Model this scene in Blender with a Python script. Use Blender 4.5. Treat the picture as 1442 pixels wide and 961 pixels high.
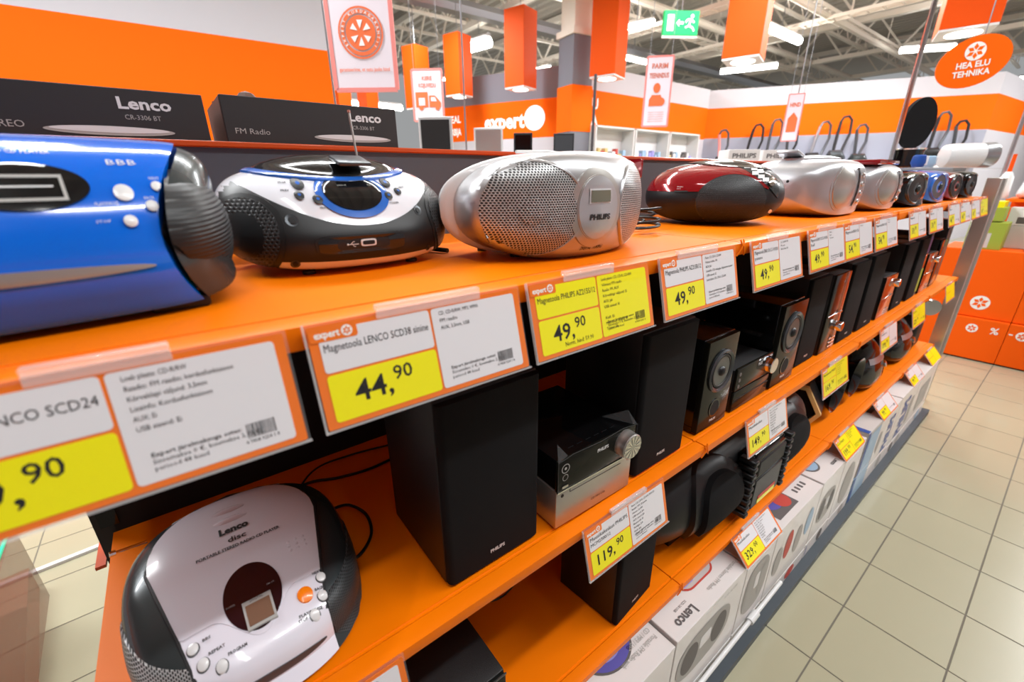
import bpy, bmesh, math, random
from math import pi, sin, cos, sqrt, radians
from mathutils import Vector, Matrix
from mathutils.bvhtree import BVHTree
random.seed(7)
for o in list(bpy.data.objects): bpy.data.objects.remove(o)
C = bpy.context.scene.collection
scene = bpy.context.scene

# ---------------- camera ----------------
cam = bpy.data.cameras.new('camera'); camo = bpy.data.objects.new('camera', cam); C.objects.link(camo)
camo.matrix_world = Matrix(((0.7921058, 0.22125478, -0.56887144, -0.0925),
                            (-0.61032894, 0.27460411, -0.74302838, -0.3743),
                            (-0.00818414, 0.93575579, 0.3525537, 1.4017), (0, 0, 0, 1)))
cam.sensor_width = 36; cam.lens = 607.0 / 1442 * 36; cam.clip_start = 0.02; cam.clip_end = 120
cam.dof.use_dof = True; cam.dof.focus_distance = 0.85; cam.dof.aperture_fstop = 4.0
scene.camera = camo
# ---------------- world, light, exposure ----------------
w = bpy.data.worlds.new('world'); scene.world = w; w.use_nodes = True
w.node_tree.nodes['Background'].inputs[0].default_value = (0.97, 0.99, 1.0, 1)
w.node_tree.nodes['Background'].inputs[1].default_value = 0.3
scene.view_settings.view_transform = 'Standard'; scene.view_settings.look = 'None'
scene.view_settings.gamma = 1; scene.view_settings.use_curve_mapping = False
scene.view_settings.exposure = 0.22
def area(name, loc, sx, sy, power, col=(.97, .99, 1.0), rot=(0, 0, 0)):
    l = bpy.data.lights.new(name, 'AREA'); l.shape = 'RECTANGLE'; l.size = sx; l.size_y = sy
    l.energy = power; l.color = col
    o = bpy.data.objects.new(name, l); C.objects.link(o); o.location = loc; o.rotation_euler = rot
    return o
# rows of the shop's strip luminaires over the aisles, plus fill added by the partition and far right (visible tubes built below)
for (x, y, sx, sy, p) in ((-.6, -1.5, .16, 3.2, 34), (1.6, -1.6, 3.2, .16, 95), (4.8, -1.6, 3.2, .16, 105), (1.0, 2.6, 3.2, .16, 110),
                       (5.0, 2.8, 3.2, .16, 150), (9.5, 2.5, 3.2, .3, 330), (-2.0, 3.2, 3.2, .3, 260), (3.2, 7.6, 3.2, .3, 230), (8.8, 7.5, 3.2, .3, 200), (14.5, -1.5, 3.2, .4, 300), (9.0, -2, 3.2, .3, 250)):
    area('aisle_and_fill_light', (x, y, 4.35), sx, sy, p)

for (x, y) in ((4, 2), (10, 3), (7, 7), (14, 2), (9, -1.5)):
    area('ceiling_fill_light', (x, y, 4.5), 3, .3, 70, rot=(math.pi, 0, 0))  # upward fill added only to brighten the ceiling, apart from the built tubes

# ---------------- helpers ----------------
def lin(c): c /= 255; return c / 12.92 if c <= .04045 else ((c + .055) / 1.055) ** 2.4
def H(r, g, b): return (lin(r), lin(g), lin(b), 1)
def P(name, col, rough=.5, metal=0., coat=0., trans=0., alpha=1., emis=None, es=0., spec=.5, ior=1.45, bump=None, noise=None):
    m = bpy.data.materials.new(name); m.use_nodes = True
    nt = m.node_tree; b = nt.nodes['Principled BSDF']; I = b.inputs
    I['Base Color'].default_value = col; I['Roughness'].default_value = rough; I['Metallic'].default_value = metal
    I['Coat Weight'].default_value = coat; I['Coat Roughness'].default_value = .04; I['Transmission Weight'].default_value = trans
    I['Alpha'].default_value = alpha; I['Specular IOR Level'].default_value = spec; I['IOR'].default_value = ior
    if emis: I['Emission Color'].default_value = emis; I['Emission Strength'].default_value = es
    if noise or bump:
        tc = nt.nodes.new('ShaderNodeTexCoord'); n = nt.nodes.new('ShaderNodeTexNoise')
        nt.links.new(tc.outputs['Object'], n.inputs['Vector'])
        n.inputs['Scale'].default_value = (bump or noise)[0]; n.inputs['Detail'].default_value = 3
        if bump:
            bp = nt.nodes.new('ShaderNodeBump'); bp.inputs['Strength'].default_value = bump[1]; bp.inputs['Distance'].default_value = .001
            nt.links.new(n.outputs['Fac'], bp.inputs['Height']); nt.links.new(bp.outputs['Normal'], I['Normal'])
        if noise:
            mx = nt.nodes.new('ShaderNodeMix'); mx.data_type = 'RGBA'
            n2 = n
            if bump:
                n2 = nt.nodes.new('ShaderNodeTexNoise'); nt.links.new(tc.outputs['Object'], n2.inputs['Vector']); n2.inputs['Scale'].default_value = noise[0]
            mx.inputs['A'].default_value = col; k = noise[1]; mx.inputs['B'].default_value = (col[0] * k, col[1] * k, col[2] * k, 1)
            nt.links.new(n2.outputs['Fac'], mx.inputs['Factor']); nt.links.new(mx.outputs['Result'], I['Base Color'])
    return m
def holes(name, col, hole, pitch, rad, rough=.4, metal=0., plane='XZ', coat=0.):
    """sheet with a hexagonal hole pattern (fine relief)"""
    m = P(name, col, rough, metal, coat); nt = m.node_tree; N = nt.nodes.new; L = nt.links.new
    b = nt.nodes['Principled BSDF']
    tc = N('ShaderNodeTexCoord'); mp = N('ShaderNodeMapping'); L(tc.outputs['Object'], mp.inputs['Vector'])
    if plane == 'XZ': mp.inputs['Rotation'].default_value = (radians(-90), 0, 0)
    if plane == 'YZ': mp.inputs['Rotation'].default_value = (radians(-90), 0, radians(90))
    ds = []
    for off in ((0, 0), (.5, .5)):
        s = N('ShaderNodeVectorMath'); s.operation = 'MULTIPLY'; s.inputs[1].default_value = (1 / pitch, 1 / (pitch * 1.732), 0); L(mp.outputs[0], s.inputs[0])
        a = N('ShaderNodeVectorMath'); a.operation = 'ADD'; a.inputs[1].default_value = (off[0], off[1], 0); L(s.outputs[0], a.inputs[0])
        fr = N('ShaderNodeVectorMath'); fr.operation = 'FRACTION'; L(a.outputs[0], fr.inputs[0])
        c = N('ShaderNodeVectorMath'); c.operation = 'SUBTRACT'; c.inputs[1].default_value = (.5, .5, 0); L(fr.outputs[0], c.inputs[0])
        k = N('ShaderNodeVectorMath'); k.operation = 'MULTIPLY'; k.inputs[1].default_value = (1, 1.732, 0); L(c.outputs[0], k.inputs[0])
        ln = N('ShaderNodeVectorMath'); ln.operation = 'LENGTH'; L(k.outputs[0], ln.inputs[0]); ds.append(ln)
    mn = N('ShaderNodeMath'); mn.operation = 'MINIMUM'; L(ds[0].outputs['Value'], mn.inputs[0]); L(ds[1].outputs['Value'], mn.inputs[1])
    lt = N('ShaderNodeMapRange'); lt.inputs[1].default_value = rad - .06; lt.inputs[2].default_value = rad + .06; L(mn.outputs[0], lt.inputs[0])
    mx = N('ShaderNodeMix'); mx.data_type = 'RGBA'; mx.inputs['A'].default_value = hole; mx.inputs['B'].default_value = col
    L(lt.outputs[0], mx.inputs['Factor']); L(mx.outputs['Result'], b.inputs['Base Color'])
    bp = N('ShaderNodeBump'); bp.inputs['Distance'].default_value = pitch * .5; bp.inputs['Strength'].default_value = .6; L(lt.outputs[0], bp.inputs['Height']); L(bp.outputs[0], b.inputs['Normal'])
    if metal:
        mm = N('ShaderNodeMath'); mm.operation = 'MULTIPLY'; mm.inputs[1].default_value = metal; L(lt.outputs[0], mm.inputs[0]); L(mm.outputs[0], b.inputs['Metallic'])
    return m

M = {}
M['orange'] = P('shelf_orange', H(247, 122, 0), .4, spec=.18, noise=(9, .93))
M['orange_back'] = P('back_orange', H(190, 60, 8), .5)
M['wall_orange'] = P('wall_orange', H(242, 100, 0), .7, spec=.15)
M['lamp_orange'] = P('lamp_orange', H(226, 80, 6), .6, spec=.2)
M['promo'] = P('promo_orange', H(242, 92, 2), .6, spec=.2)
M['white'] = P('paint_white', H(226, 223, 220), .6)
M['wallwhite'] = P('wall_white', H(192, 190, 197), .7)
M['wallgrey'] = P('wall_grey', H(118, 118, 128), .7)
M['slat'] = P('slat_grey', H(150, 153, 168), .6)
M['paper'] = P('paper', H(222, 221, 224), .35, coat=.4)
M['yellow'] = P('price_yellow', H(238, 230, 0), .35, coat=.4)
M['cardorange'] = P('card_orange', H(234, 116, 34), .3, coat=.5)
M['ink'] = P('ink', H(28, 28, 30), .6)
M['grayink'] = P('grey_ink', H(110, 110, 112), .6)
M['redink'] = P('faded_red_ink', H(214, 120, 96), .6)
M['whiteink'] = P('white_ink', H(240, 238, 235), .5)
M['clear'] = P('clear_plastic', (1, 1, 1, 1), .12, trans=0, alpha=.28, coat=1, spec=.8)
M['film'] = P('cling_film', (.9, .9, .9, 1), .1, alpha=.05, spec=.5)
M['black'] = P('matt_black', H(24, 24, 26), .55)
M['blackwood'] = P('black_vinyl', H(15, 15, 16), .42, bump=(900, .5))
M['cloth'] = P('grille_cloth', H(14, 14, 16), .85, bump=(1500, .6), spec=.25)
M['gloss'] = P('gloss_black', H(9, 9, 10), .1, coat=.15, spec=.4)
M['gloss_olive'] = P('gloss_front', H(26, 26, 22), .16, spec=.18)
M['rubber'] = P('black_plastic', H(21, 22, 24), .42)
M['graphite'] = P('graphite', H(52, 58, 60), .25, metal=.3, coat=.3)
M['gunmetal'] = P('gunmetal', H(84, 88, 92), .28, metal=.6)
M['chrome'] = P('chrome', H(220, 220, 220), .12, metal=1)
M['alu'] = P('aluminium', H(186, 184, 180), .35, metal=.85)
M['silverplastic'] = P('silver_plastic', H(186, 186, 188), .32, metal=.8)
M['silverwhite'] = P('pearl_plastic', H(214, 214, 214), .3, coat=.4)
M['silverlight'] = P('light_silver', H(190, 191, 195), .32, metal=.7)
M['blue'] = P('gloss_blue', H(0, 98, 212), .14, coat=.4)
M['bluetrim'] = P('blue_trim', H(40, 100, 190), .2, coat=.8)
M['whitegloss'] = P('gloss_white', H(228, 229, 236), .15, coat=.9)
M['lencowhite'] = P('satin_white', H(222, 220, 230), .22, coat=.6)
M['redgloss'] = P('gloss_red', H(140, 8, 22), .12, coat=1, metal=.25)
M['orangebtn'] = P('orange_button', H(250, 130, 10), .3, coat=.5)
M['lcd'] = P('lcd', H(112, 112, 96), .2)
M['lcdorange'] = P('lcd_amber', H(120, 90, 72), .2)
M['win'] = P('smoked_window', H(30, 16, 24), .06, coat=1)
M['winblack'] = P('dark_window', H(16, 16, 18), .12, coat=.2)
M['gold'] = P('gold', H(222, 192, 128), .35, metal=.25)
M['kick'] = P('kick_grey', H(60, 68, 75), .5)
M['darkpanel'] = P('dark_panel', H(70, 70, 76), .5)
M['blackback'] = P('dull_black', H(20, 20, 21), .8)  # plain dull black for back panels, slots and small holes
M['darkorange'] = P('rim_orange', H(186, 66, 6), .3, coat=.2)
M['carton'] = P('white_carton', H(222, 218, 216), .35, coat=.3)
M['cartonside'] = P('carton_print', H(196, 190, 186), .5)
M['cartonblack'] = P('black_carton', H(44, 42, 42), .5)
M['brown'] = P('brown_card', H(96, 66, 56), .6)
M['navy'] = P('print_blue', H(30, 74, 150), .4)
M['skyblue'] = P('print_light_blue', H(150, 180, 205), .4)
M['violet'] = P('print_violet', H(96, 92, 170), .3)
M['violet2'] = P('print_lilac', H(150, 146, 205), .3)
M['printgrey'] = P('print_grey', H(168, 166, 162), .5)
M['printdark'] = P('print_dark', H(96, 92, 92), .5)
M['printred'] = P('print_red', H(190, 70, 60), .5)
M['green'] = P('print_green', H(150, 164, 56), .5)
M['steel'] = P('steel', H(160, 160, 164), .3, metal=.7)
M['truss'] = P('truss_paint', H(234, 226, 214), .6)
M['duct'] = P('roof_deck', H(186, 179, 168), .7)
M['tube'] = P('lamp_tube', (1, 1, 1, 1), .5, emis=(1, .97, .92, 1), es=24)
M['exit'] = P('exit_green', H(20, 170, 90), .5, emis=H(20, 180, 95), es=.5)
M['exitwhite'] = P('exit_white', (1, 1, 1, 1), .5, emis=(1, 1, 1, 1), es=.8)
M['banner'] = P('banner_paper', H(226, 216, 224), .5)
M['bannerink'] = P('banner_orange', H(232, 110, 60), .5)
M['pink'] = P('banner_edge', H(230, 140, 134), .4)
M['greenglass'] = P('glass_edge', H(60, 220, 170), .2, emis=H(40, 220, 160), es=.0)
M['glass'] = P('glass', (.93, .97, .95, 1), .03, alpha=.16, coat=1, spec=1)
M['brownorange'] = P('brown_orange', H(150, 90, 64), .4)
M['smoke'] = P('tinted_acrylic', H(120, 70, 50), .08, alpha=.5, coat=.15)
M['grille_silver'] = holes('silver_grille', H(196, 196, 196), H(26, 24, 24), .0036, .36, .35, .7)
M['grille_black'] = holes('black_grille', H(46, 46, 48), H(3, 3, 3), .0046, .3, .4)
M['grille_small'] = holes('fine_black_grille', H(44, 46, 48), H(4, 4, 4), .0028, .33, .4)
M['grille_lenco'] = holes('fine_silver_grille', H(178, 178, 178), H(14, 14, 14), .0024, .36, .35, .5, plane='YZ')
M['grille_lencoR'] = holes('fine_dark_grille', H(60, 64, 66), H(8, 8, 8), .0024, .33, .4, plane='YZ')

class MB:
    def __init__(s): s.v = []; s.f = []
    def add(s, vs, fs, m=None):
        n = len(s.v)
        s.v += [(m @ Vector(v)) if m else Vector(v) for v in vs]; s.f += [tuple(i + n for i in f) for f in fs]; return s
    def bm(s, bm, m=None):
        bm.verts.index_update(); s.add([v.co.copy() for v in bm.verts], [[v.index for v in f.verts] for f in bm.faces], m); bm.free(); return s
    def box(s, x0, x1, y0, y1, z0, z1, bev=0, seg=2, m=None):
        vs = [(x, y, z) for x in (x0, x1) for y in (y0, y1) for z in (z0, z1)]
        fs = [(0, 1, 3, 2), (4, 6, 7, 5), (0, 4, 5, 1), (2, 3, 7, 6), (0, 2, 6, 4), (1, 5, 7, 3)]
        if not bev: return s.add(vs, fs, m)
        b = bmesh.new(); V = [b.verts.new(v) for v in vs]
        for f in fs: b.faces.new([V[i] for i in f])
        bmesh.ops.bevel(b, geom=b.edges[:], offset=bev, segments=seg, profile=.5, affect='EDGES')
        return s.bm(b, m)
    def prism(s, poly, a, b, axis='y', m=None):
        n = len(poly)
        mk = {'y': lambda p, t: (p[0], t, p[1]), 'x': lambda p, t: (t, p[0], p[1]), 'z': lambda p, t: (p[0], p[1], t)}[axis]
        vs = [mk(p, a) for p in poly] + [mk(p, b) for p in poly]
        fs = [tuple(range(n))[::-1], tuple(range(n, 2 * n))] + [(i, (i + 1) % n, n + (i + 1) % n, n + i) for i in range(n)]
        return s.add(vs, fs, m)
    def tube(s, path, r, n=8, caps=True, m=None):
        pts = [Vector(p) for p in path]; vs = []; fs = []; up = None
        for i, p in enumerate(pts):
            d = (pts[min(i + 1, len(pts) - 1)] - pts[max(i - 1, 0)]).normalized()
            if up is None: up = d.orthogonal().normalized()
            else: up = (up - d * up.dot(d)).normalized()
            sd = d.cross(up); rr = r[i] if isinstance(r, (list, tuple)) else r
            vs += [p + (up * cos(2 * pi * k / n) + sd * sin(2 * pi * k / n)) * rr for k in range(n)]
        for i in range(len(pts) - 1):
            for k in range(n): fs.append((i * n + k, i * n + (k + 1) % n, (i + 1) * n + (k + 1) % n, (i + 1) * n + k))
        if caps: fs += [tuple(range(n))[::-1], tuple(range((len(pts) - 1) * n, len(pts) * n))]
        return s.add(vs, fs, m)
    def lathe(s, prof, n=24, m=None, caps=True):
        vs = []; fs = []
        for (r, h) in prof: vs += [(r * cos(2 * pi * k / n), r * sin(2 * pi * k / n), h) for k in range(n)]
        for i in range(len(prof) - 1):
            for k in range(n): fs.append((i * n + k, i * n + (k + 1) % n, (i + 1) * n + (k + 1) % n, (i + 1) * n + k))
        if caps: fs += [tuple(range(n))[::-1], tuple(range((len(prof) - 1) * n, len(prof) * n))]
        return s.add(vs, fs, m)
    def rings(s, rings, closed=True, caps=True, m=None):
        n = len(rings[0]); vs = [p for r in rings for p in r]; fs = []
        for i in range(len(rings) - 1):
            for k in range(n if closed else n - 1): fs.append((i * n + k, i * n + (k + 1) % n, (i + 1) * n + (k + 1) % n, (i + 1) * n + k))
        if caps: fs += [tuple(range(n))[::-1], tuple(range((len(rings) - 1) * n, len(rings) * n))]
        return s.add(vs, fs, m)
    def bvh(s): return BVHTree.FromPolygons([Vector(v) for v in s.v], s.f)
    def build(s, name, mat, parent=None, smooth=38, kind=None, recalc=True):
        me = bpy.data.meshes.new(name); me.from_pydata([tuple(v) for v in s.v], [], s.f)
        if recalc:
            b = bmesh.new(); b.from_mesh(me); bmesh.ops.recalc_face_normals(b, faces=b.faces[:]); b.to_mesh(me); b.free()
        if smooth: me.shade_smooth(); me.set_sharp_from_angle(angle=radians(smooth))
        me.materials.append(M[mat] if isinstance(mat, str) else mat)
        o = bpy.data.objects.new(name, me); C.objects.link(o)
        if parent: o.parent = parent
        if kind: o['kind'] = kind
        return o
def tag(o, label, cat, group=None):
    o['label'] = label; o['category'] = cat
    if group: o['group'] = group
    return o
def thing(name, label, cat, loc=(0, 0, 0), rz=0, group=None):
    o = bpy.data.objects.new(name, None); C.objects.link(o); o.empty_display_size = .05
    o.location = loc; o.rotation_euler = (0, 0, rz); return tag(o, label, cat, group)
def B(name, mat, parent, *a, **k):
    sm = k.pop('smooth', 38); return MB().box(*a, **k).build(name, mat, parent, smooth=sm)
def struct(o): o['kind'] = 'structure'; return o
def rrect(x0, x1, y0, y1, r, n=4):
    o = []
    for cx, cy, a in ((x1 - r, y1 - r, 0), (x0 + r, y1 - r, 90), (x0 + r, y0 + r, 180), (x1 - r, y0 + r, 270)):
        for k in range(n + 1): t = radians(a + 90 * k / n); o.append((cx + r * cos(t), cy + r * sin(t)))
    return o
def ell(cx, cy, a, b, n=24): return [(cx + a * cos(2 * pi * k / n), cy + b * sin(2 * pi * k / n)) for k in range(n)]
_tc = {}
def tmesh(st, bold=0, res=2):
    k = (st, bold, res)
    if k not in _tc:
        cu = bpy.data.curves.new('t', 'FONT'); cu.body = st; cu.size = 1; cu.resolution_u = res; cu.offset = bold
        cu.fill_mode = 'FRONT'
        o = bpy.data.objects.new('t', cu); me = bpy.data.meshes.new_from_object(o)
        vs = [tuple(v.co) for v in me.vertices]; fs = [tuple(p.vertices) for p in me.polygons]
        wd = max([v[0] for v in vs] or [1])
        bpy.data.objects.remove(o); bpy.data.curves.remove(cu); bpy.data.meshes.remove(me); _tc[k] = (vs, fs, wd)
    return _tc[k]
def text(mb, st, size, fn, bold=0, width=None, al='l', res=2, sx=1, italic=0):
    """fn maps flat text coordinates (u, v) to a point"""
    vs, fs, wd = tmesh(st, bold, res)
    k = size; kx = width / wd if width else size * sx
    off = {'l': 0, 'c': -wd * kx / 2, 'r': -wd * kx}[al]
    mb.add([fn(v[0] * kx + off + italic * v[1] * k, v[1] * k) for v in vs], fs)
def cast(bvh, o, d, off):
    o = Vector(o); d = Vector(d).normalized(); h = bvh.ray_cast(o, d)
    if h[0] is None:
        h = bvh.find_nearest(o + d * .1)
        return h[0] - d * off
    return h[0] - d * off
def patch(bvh, top, bot, u0, u1, fn, d, off=.001, nu=24, nv=10, skirt=.002, wave=None):
    """surface strip lying on a body; fn(u,v) gives the start point, cast along d"""
    mb = MB(); vs = []; fs = []
    for i in range(nu + 1):
        u = u0 + (u1 - u0) * (1 - cos(pi * i / nu)) / 2
        a, b = bot(u), top(u)
        for j in range(-1, nv + 2):
            t = min(max(j, 0), nv) / nv; v = a + (b - a) * t
            o = off if 0 <= j <= nv else -skirt
            if wave and 0 < j < nv: o += wave(u, v)
            vs.append(cast(bvh, fn(u, v), d, o))
    n = nv + 3
    for i in range(nu):
        for j in range(n - 1): fs.append((i * n + j, (i + 1) * n + j, (i + 1) * n + j + 1, i * n + j + 1))
    mb.add(vs, fs); return mb
def disc(bvh, cu, cv, a, b, fn, d, off=.001, h=.0, nr=4, n=32, dome=0, skirt=.002, outline=None, wave=None, rot=0):
    """elliptical pad with optional raised centre on a body"""
    mb = MB(); rs = []
    for i in range(nr + 3):
        s = min(i, nr) / nr; o = off + h + dome * (1 - s * s) if i <= nr else (off if i == nr + 1 else -skirt)
        ring = []
        for k in range(n):
            t = 2 * pi * k / n; q = outline(t) if outline else 1
            x, y = a * max(s, .001) * q * cos(t), b * max(s, .001) * q * sin(t)
            u, v = cu + x * cos(rot) - y * sin(rot), cv + x * sin(rot) + y * cos(rot)
            ring.append(cast(bvh, fn(u, v), d, o + (wave(u, v) if wave and i < nr else 0)))
        rs.append(ring)
    mb.rings(rs, caps=True); return mb
def sup(t, e): c = cos(t); s = sin(t); return (abs(c) ** (2 / e) * (1 if c >= 0 else -1), abs(s) ** (2 / e) * (1 if s >= 0 else -1))
def pod(W, D, Hh, e=2.6, g=.03, gb=.04, p=3., curve=0., n=56, flat=.0, back=1., lean=0., xf=1.0):
    """rounded housing centred on x, front at -D/2; z from 0 to Hh"""
    rs = []
    S = [.02, .35, .6, .78, .88, .95, .985, 1]
    def ring(s, y):
        r = []
        for k in range(n):
            cx, cz = sup(2 * pi * k / n, e); x = W / 2 * s * cx; z = Hh / 2 * s * cz
            z = max(z, -Hh / 2 * (1 - flat)) + Hh / 2
            r.append((x, y + curve * (x / (W / 2)) ** 2 + lean * z, z))
        return r
    for s in S: rs.append(ring(s, -D / 2 + g * (1 - (1 - s ** p) ** (1 / p))))
    for t in (.3, .6): rs.append(ring(1 + (back - 1) * t, -D / 2 + g + (D - g - gb) * t))
    for s in S[::-1]: rs.append(ring(s * back, D / 2 - gb * (1 - (1 - s ** p) ** (1 / p))))
    return MB().rings(rs)

# ================= the setting =================
def floor_build():
    fl = MB().box(-6, 26, -8, 16, -.05, -.0015).build('floor', P('grout', H(110, 104, 92), .8), None, smooth=0); struct(fl)
    TX, TY, X0, YA = .2854, .2653, 1.1848, -.2172
    tm = P('floor_tile', H(168, 163, 137), .24, coat=.2, noise=(3, .95))
    def tile_me(w, d, nm):
        g = .0022
        mb = MB().box(g, w - g, g, d - g, -.012, 0, .0008, 1)
        me = bpy.data.meshes.new(nm); me.from_pydata([tuple(v) for v in mb.v], [], mb.f); me.materials.append(tm); return me
    me = tile_me(TX, TY, 'floor_tile')
    Mi = camo.matrix_world.inverted()
    cells = []
    for i in range(-14, 80):
        for j in range(-28, 50):
            x, y = X0 + i * TX, YA + j * TY
            c = Mi @ Vector((x + TX / 2, y + TY / 2, 0))
            if c.z > -.3: continue
            u, v = 721 - 607 * c.x / c.z * 1, 480.5 + 607 * c.y / c.z
            u = 721 + 607 * c.x / -c.z; v = 480.5 - 607 * c.y / -c.z
            seen = -60 < u < 1500 and -60 < v < 1020
            hidden = (-.1 < y + TY * .5 and x + TX / 2 > -.4) or (u < 1000 and x > -.5) or (x < -.5 and not (u < 190 and 680 < v))
            cells.append((-c.z if seen and not hidden else 1e9, x, y))
    cells.sort(); near = cells[:290]
    for q, x, y in near:
        if q > 1e8: continue
        o = bpy.data.objects.new('floor_tile', me); C.objects.link(o); o.parent = fl; o.location = (x, y, 0)
    rest = MB()
    for q, x, y in cells[290:] + [c for c in near if c[0] > 1e8]:
        g = .0022
        rest.add([(x + g, y + g, 0), (x + TX - g, y + g, 0), (x + TX - g, y + TY - g, 0), (x + g, y + TY - g, 0)], [(0, 1, 2, 3)])
    rest.build('floor_tile', tm, fl, smooth=0, kind='stuff')
    return fl
floor_build()

def bandwall(name, p0, p1, bands, th=.15, mats=None):
    """vertical wall between two plan points, one mesh of plaster plus coloured band panels"""
    p0 = Vector((p0[0], p0[1], 0)); p1 = Vector((p1[0], p1[1], 0)); d = p1 - p0; L = d.length; a = math.atan2(d.y, d.x)
    m = Matrix.Translation(p0) @ Matrix.Rotation(a, 4, 'Z')
    z0, z1, mt = bands[0]
    w = MB().box(0, L, .02, th, bands[0][0], bands[-1][1], m=m).build(name, 'wallwhite', None, smooth=0); struct(w)
    for z0, z1, mt in bands:
        MB().box(0, L, 0, .02, z0, z1, m=m).build('wall_band', mt, w, smooth=0)
    return w, m, L
bandwall('wall_left', (-6, 6.55), (2.02, 6.17), [(0, 1.85, 'wallwhite'), (1.85, 2.95, 'wall_orange'), (2.95, 6.2, 'wallwhite')])
ww, mm, LL = bandwall('wall_back', (6.75, 6.12), (11.0, 6.12), [(0, 2.28, 'wallwhite'), (2.28, 2.98, 'wall_orange'), (2.98, 3.38, 'wallwhite')])
bandwall('wall_right', (11.0, 6.12), (14.05, 1.5), [(0, 1.2, 'wallwhite'), (1.2, 2.3, 'slat'), (2.3, 2.97, 'wall_orange'), (2.97, 3.36, 'wallwhite')])
bandwall('wall_end', (14.05, 1.5), (24, .6), [(0, 2.3, 'wallwhite'), (2.3, 2.97, 'wall_orange'), (2.97, 3.36, 'wallwhite')])
bandwall('wall_far_left', (1.9, 13.5), (5.4, 13.5), [(0, 3.0, 'wallwhite'), (3.0, 3.6, 'wallgrey'), (3.6, 4.2, 'wallwhite')])
ew, em, eL = bandwall('wall_partition', (5.45, 9.7), (6.75, 6.9), [(0, 2.22, 'wallwhite'), (2.22, 2.95, 'wall_orange'), (2.95, 3.5, 'wallgrey')])
bandwall('wall_front_far', (24, .6), (24, -8), [(0, 2.3, 'wallwhite'), (2.3, 2.97, 'wall_orange'), (2.97, 6.2, 'wallwhite')])
bandwall('wall_opposite', (24, -7), (-6, -7), [(0, 2.3, 'wallwhite'), (2.3, 2.97, 'wall_orange'), (2.97, 6.2, 'wallwhite')])
bandwall('wall_behind_camera', (-6, -7), (-6, 6.6), [(0, 2.3, 'wallwhite'), (2.3, 2.97, 'wall_orange'), (2.97, 6.2, 'wallwhite')])
tm_ = MB()
f = lambda u, v: em @ Vector((u, -.004, v))
text(tm_, 'expert', .42, lambda u, v: f(eL * .42 + u, 2.44 + v), .03, width=1.0)
text(tm_, 'IDEAL', .2, lambda u, v: f(eL * .08 + u, 2.62 + v), .03, width=.42); text(tm_, 'TARBIJA', .2, lambda u, v: f(eL * .08 + u, 2.36 + v), .03, width=.42)
tm_.prism([(eL * .82 + .24 * cos(t * pi / 12), 2.6 + .24 * sin(t * pi / 12)) for t in range(24)], -.006, -.004, m=em)
tm_.build('wall_lettering', P('lit_white', (1, 1, 1, 1), .5, emis=(1, .98, .95, 1), es=.15), ew, smooth=0)
tb = MB(); text(tb, 'U', .26, lambda u, v: mm @ Vector((.12 + u, -.004, 2.66 + v)), .03); text(tb, 'A', .26, lambda u, v: mm @ Vector((.12 + u, -.004, 2.38 + v)), .03)
tb.build('wall_lettering', 'whiteink', ww, smooth=0)

# roof: corrugated deck, trusses, purlins
cr = []; x = -6.; k = 0
while x < 30: cr += [(x, 6.25), (x + .12, 6.25), (x + .16, 6.15), (x + .28, 6.15)]; x += .32
mb = MB(); n = len(cr); mb.add([(a, -9, b) for a, b in cr] + [(a, 22, b) for a, b in cr], [(i, i + 1, n + i + 1, n + i) for i in range(n - 1)])
struct(mb.build('ceiling', 'duct', None, smooth=0, recalc=False))
ti = 0
for tx in (3.2, 7.0, 10.8, 14.6, 18.4, 22.2):
    t = thing('roof_truss', ('cream steel roof truss spanning the hall, %s from the camera' % ('nearest', 'second', 'third', 'fourth', 'fifth', 'sixth')[ti]), 'truss', (tx, 6, 5), group='roof trusses'); ti += 1
    MB().box(-.09, .09, -14, 15, .92, 1.06).build('top_chord', 'truss', t, smooth=0)
    MB().box(-.09, .09, -14, 15, -.06, .06).build('bottom_chord', 'truss', t, smooth=0)
    for i in range(-9, 10):
        y = i * 1.5
        MB().tube([(0, y, 0), (0, y + .75, .95)], .035, 4).build('diagonal', 'truss', t, smooth=0)
        MB().tube([(0, y + .75, .95), (0, y + 1.5, 0)], .035, 4).build('diagonal', 'truss', t, smooth=0)
for i, py in enumerate((-2.4, .2, 2.8, 5.4, 8.0, 10.6, 13.2)):
    t = thing('roof_joist', ('open web ceiling joist running along the aisles, %s from the right' % ('first', 'second', 'third', 'fourth', 'fifth', 'sixth', 'seventh')[i]), 'joist', (0, py, 5.05), group='roof joists')
    MB().box(-4, 26, -.04, .04, .38, .45).build('top_chord', 'truss', t, smooth=0); MB().box(-4, 26, -.04, .04, 0, .06).build('bottom_chord', 'truss', t, smooth=0)
    w = MB()
    for q in range(37): w.tube([(-4 + q * .8, 0, .03), (-3.6 + q * .8, 0, .4), (-3.2 + q * .8, 0, .03)], .018, 3)
    w.build('web', 'truss', t, smooth=0, kind='stuff')
for i, (py, pz, r, mt) in enumerate(((4.4, 4.7, .07, 'truss'), (9.0, 4.8, .16, 'steel'), (1.3, 4.9, .06, 'pink'), (6.9, 5.0, .08, 'truss'))):
    tag(MB().tube([(-4, py, pz), (26, py, pz)], r, 8).build('ceiling_pipe', mt, None), ('silver duct pipe under the roof over the right aisle', 'thick silver duct pipe under the roof behind the partition', 'thin red sprinkler pipe under the roof', 'cream conduit pipe under the roof beside the column')[i], 'pipe')
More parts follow.
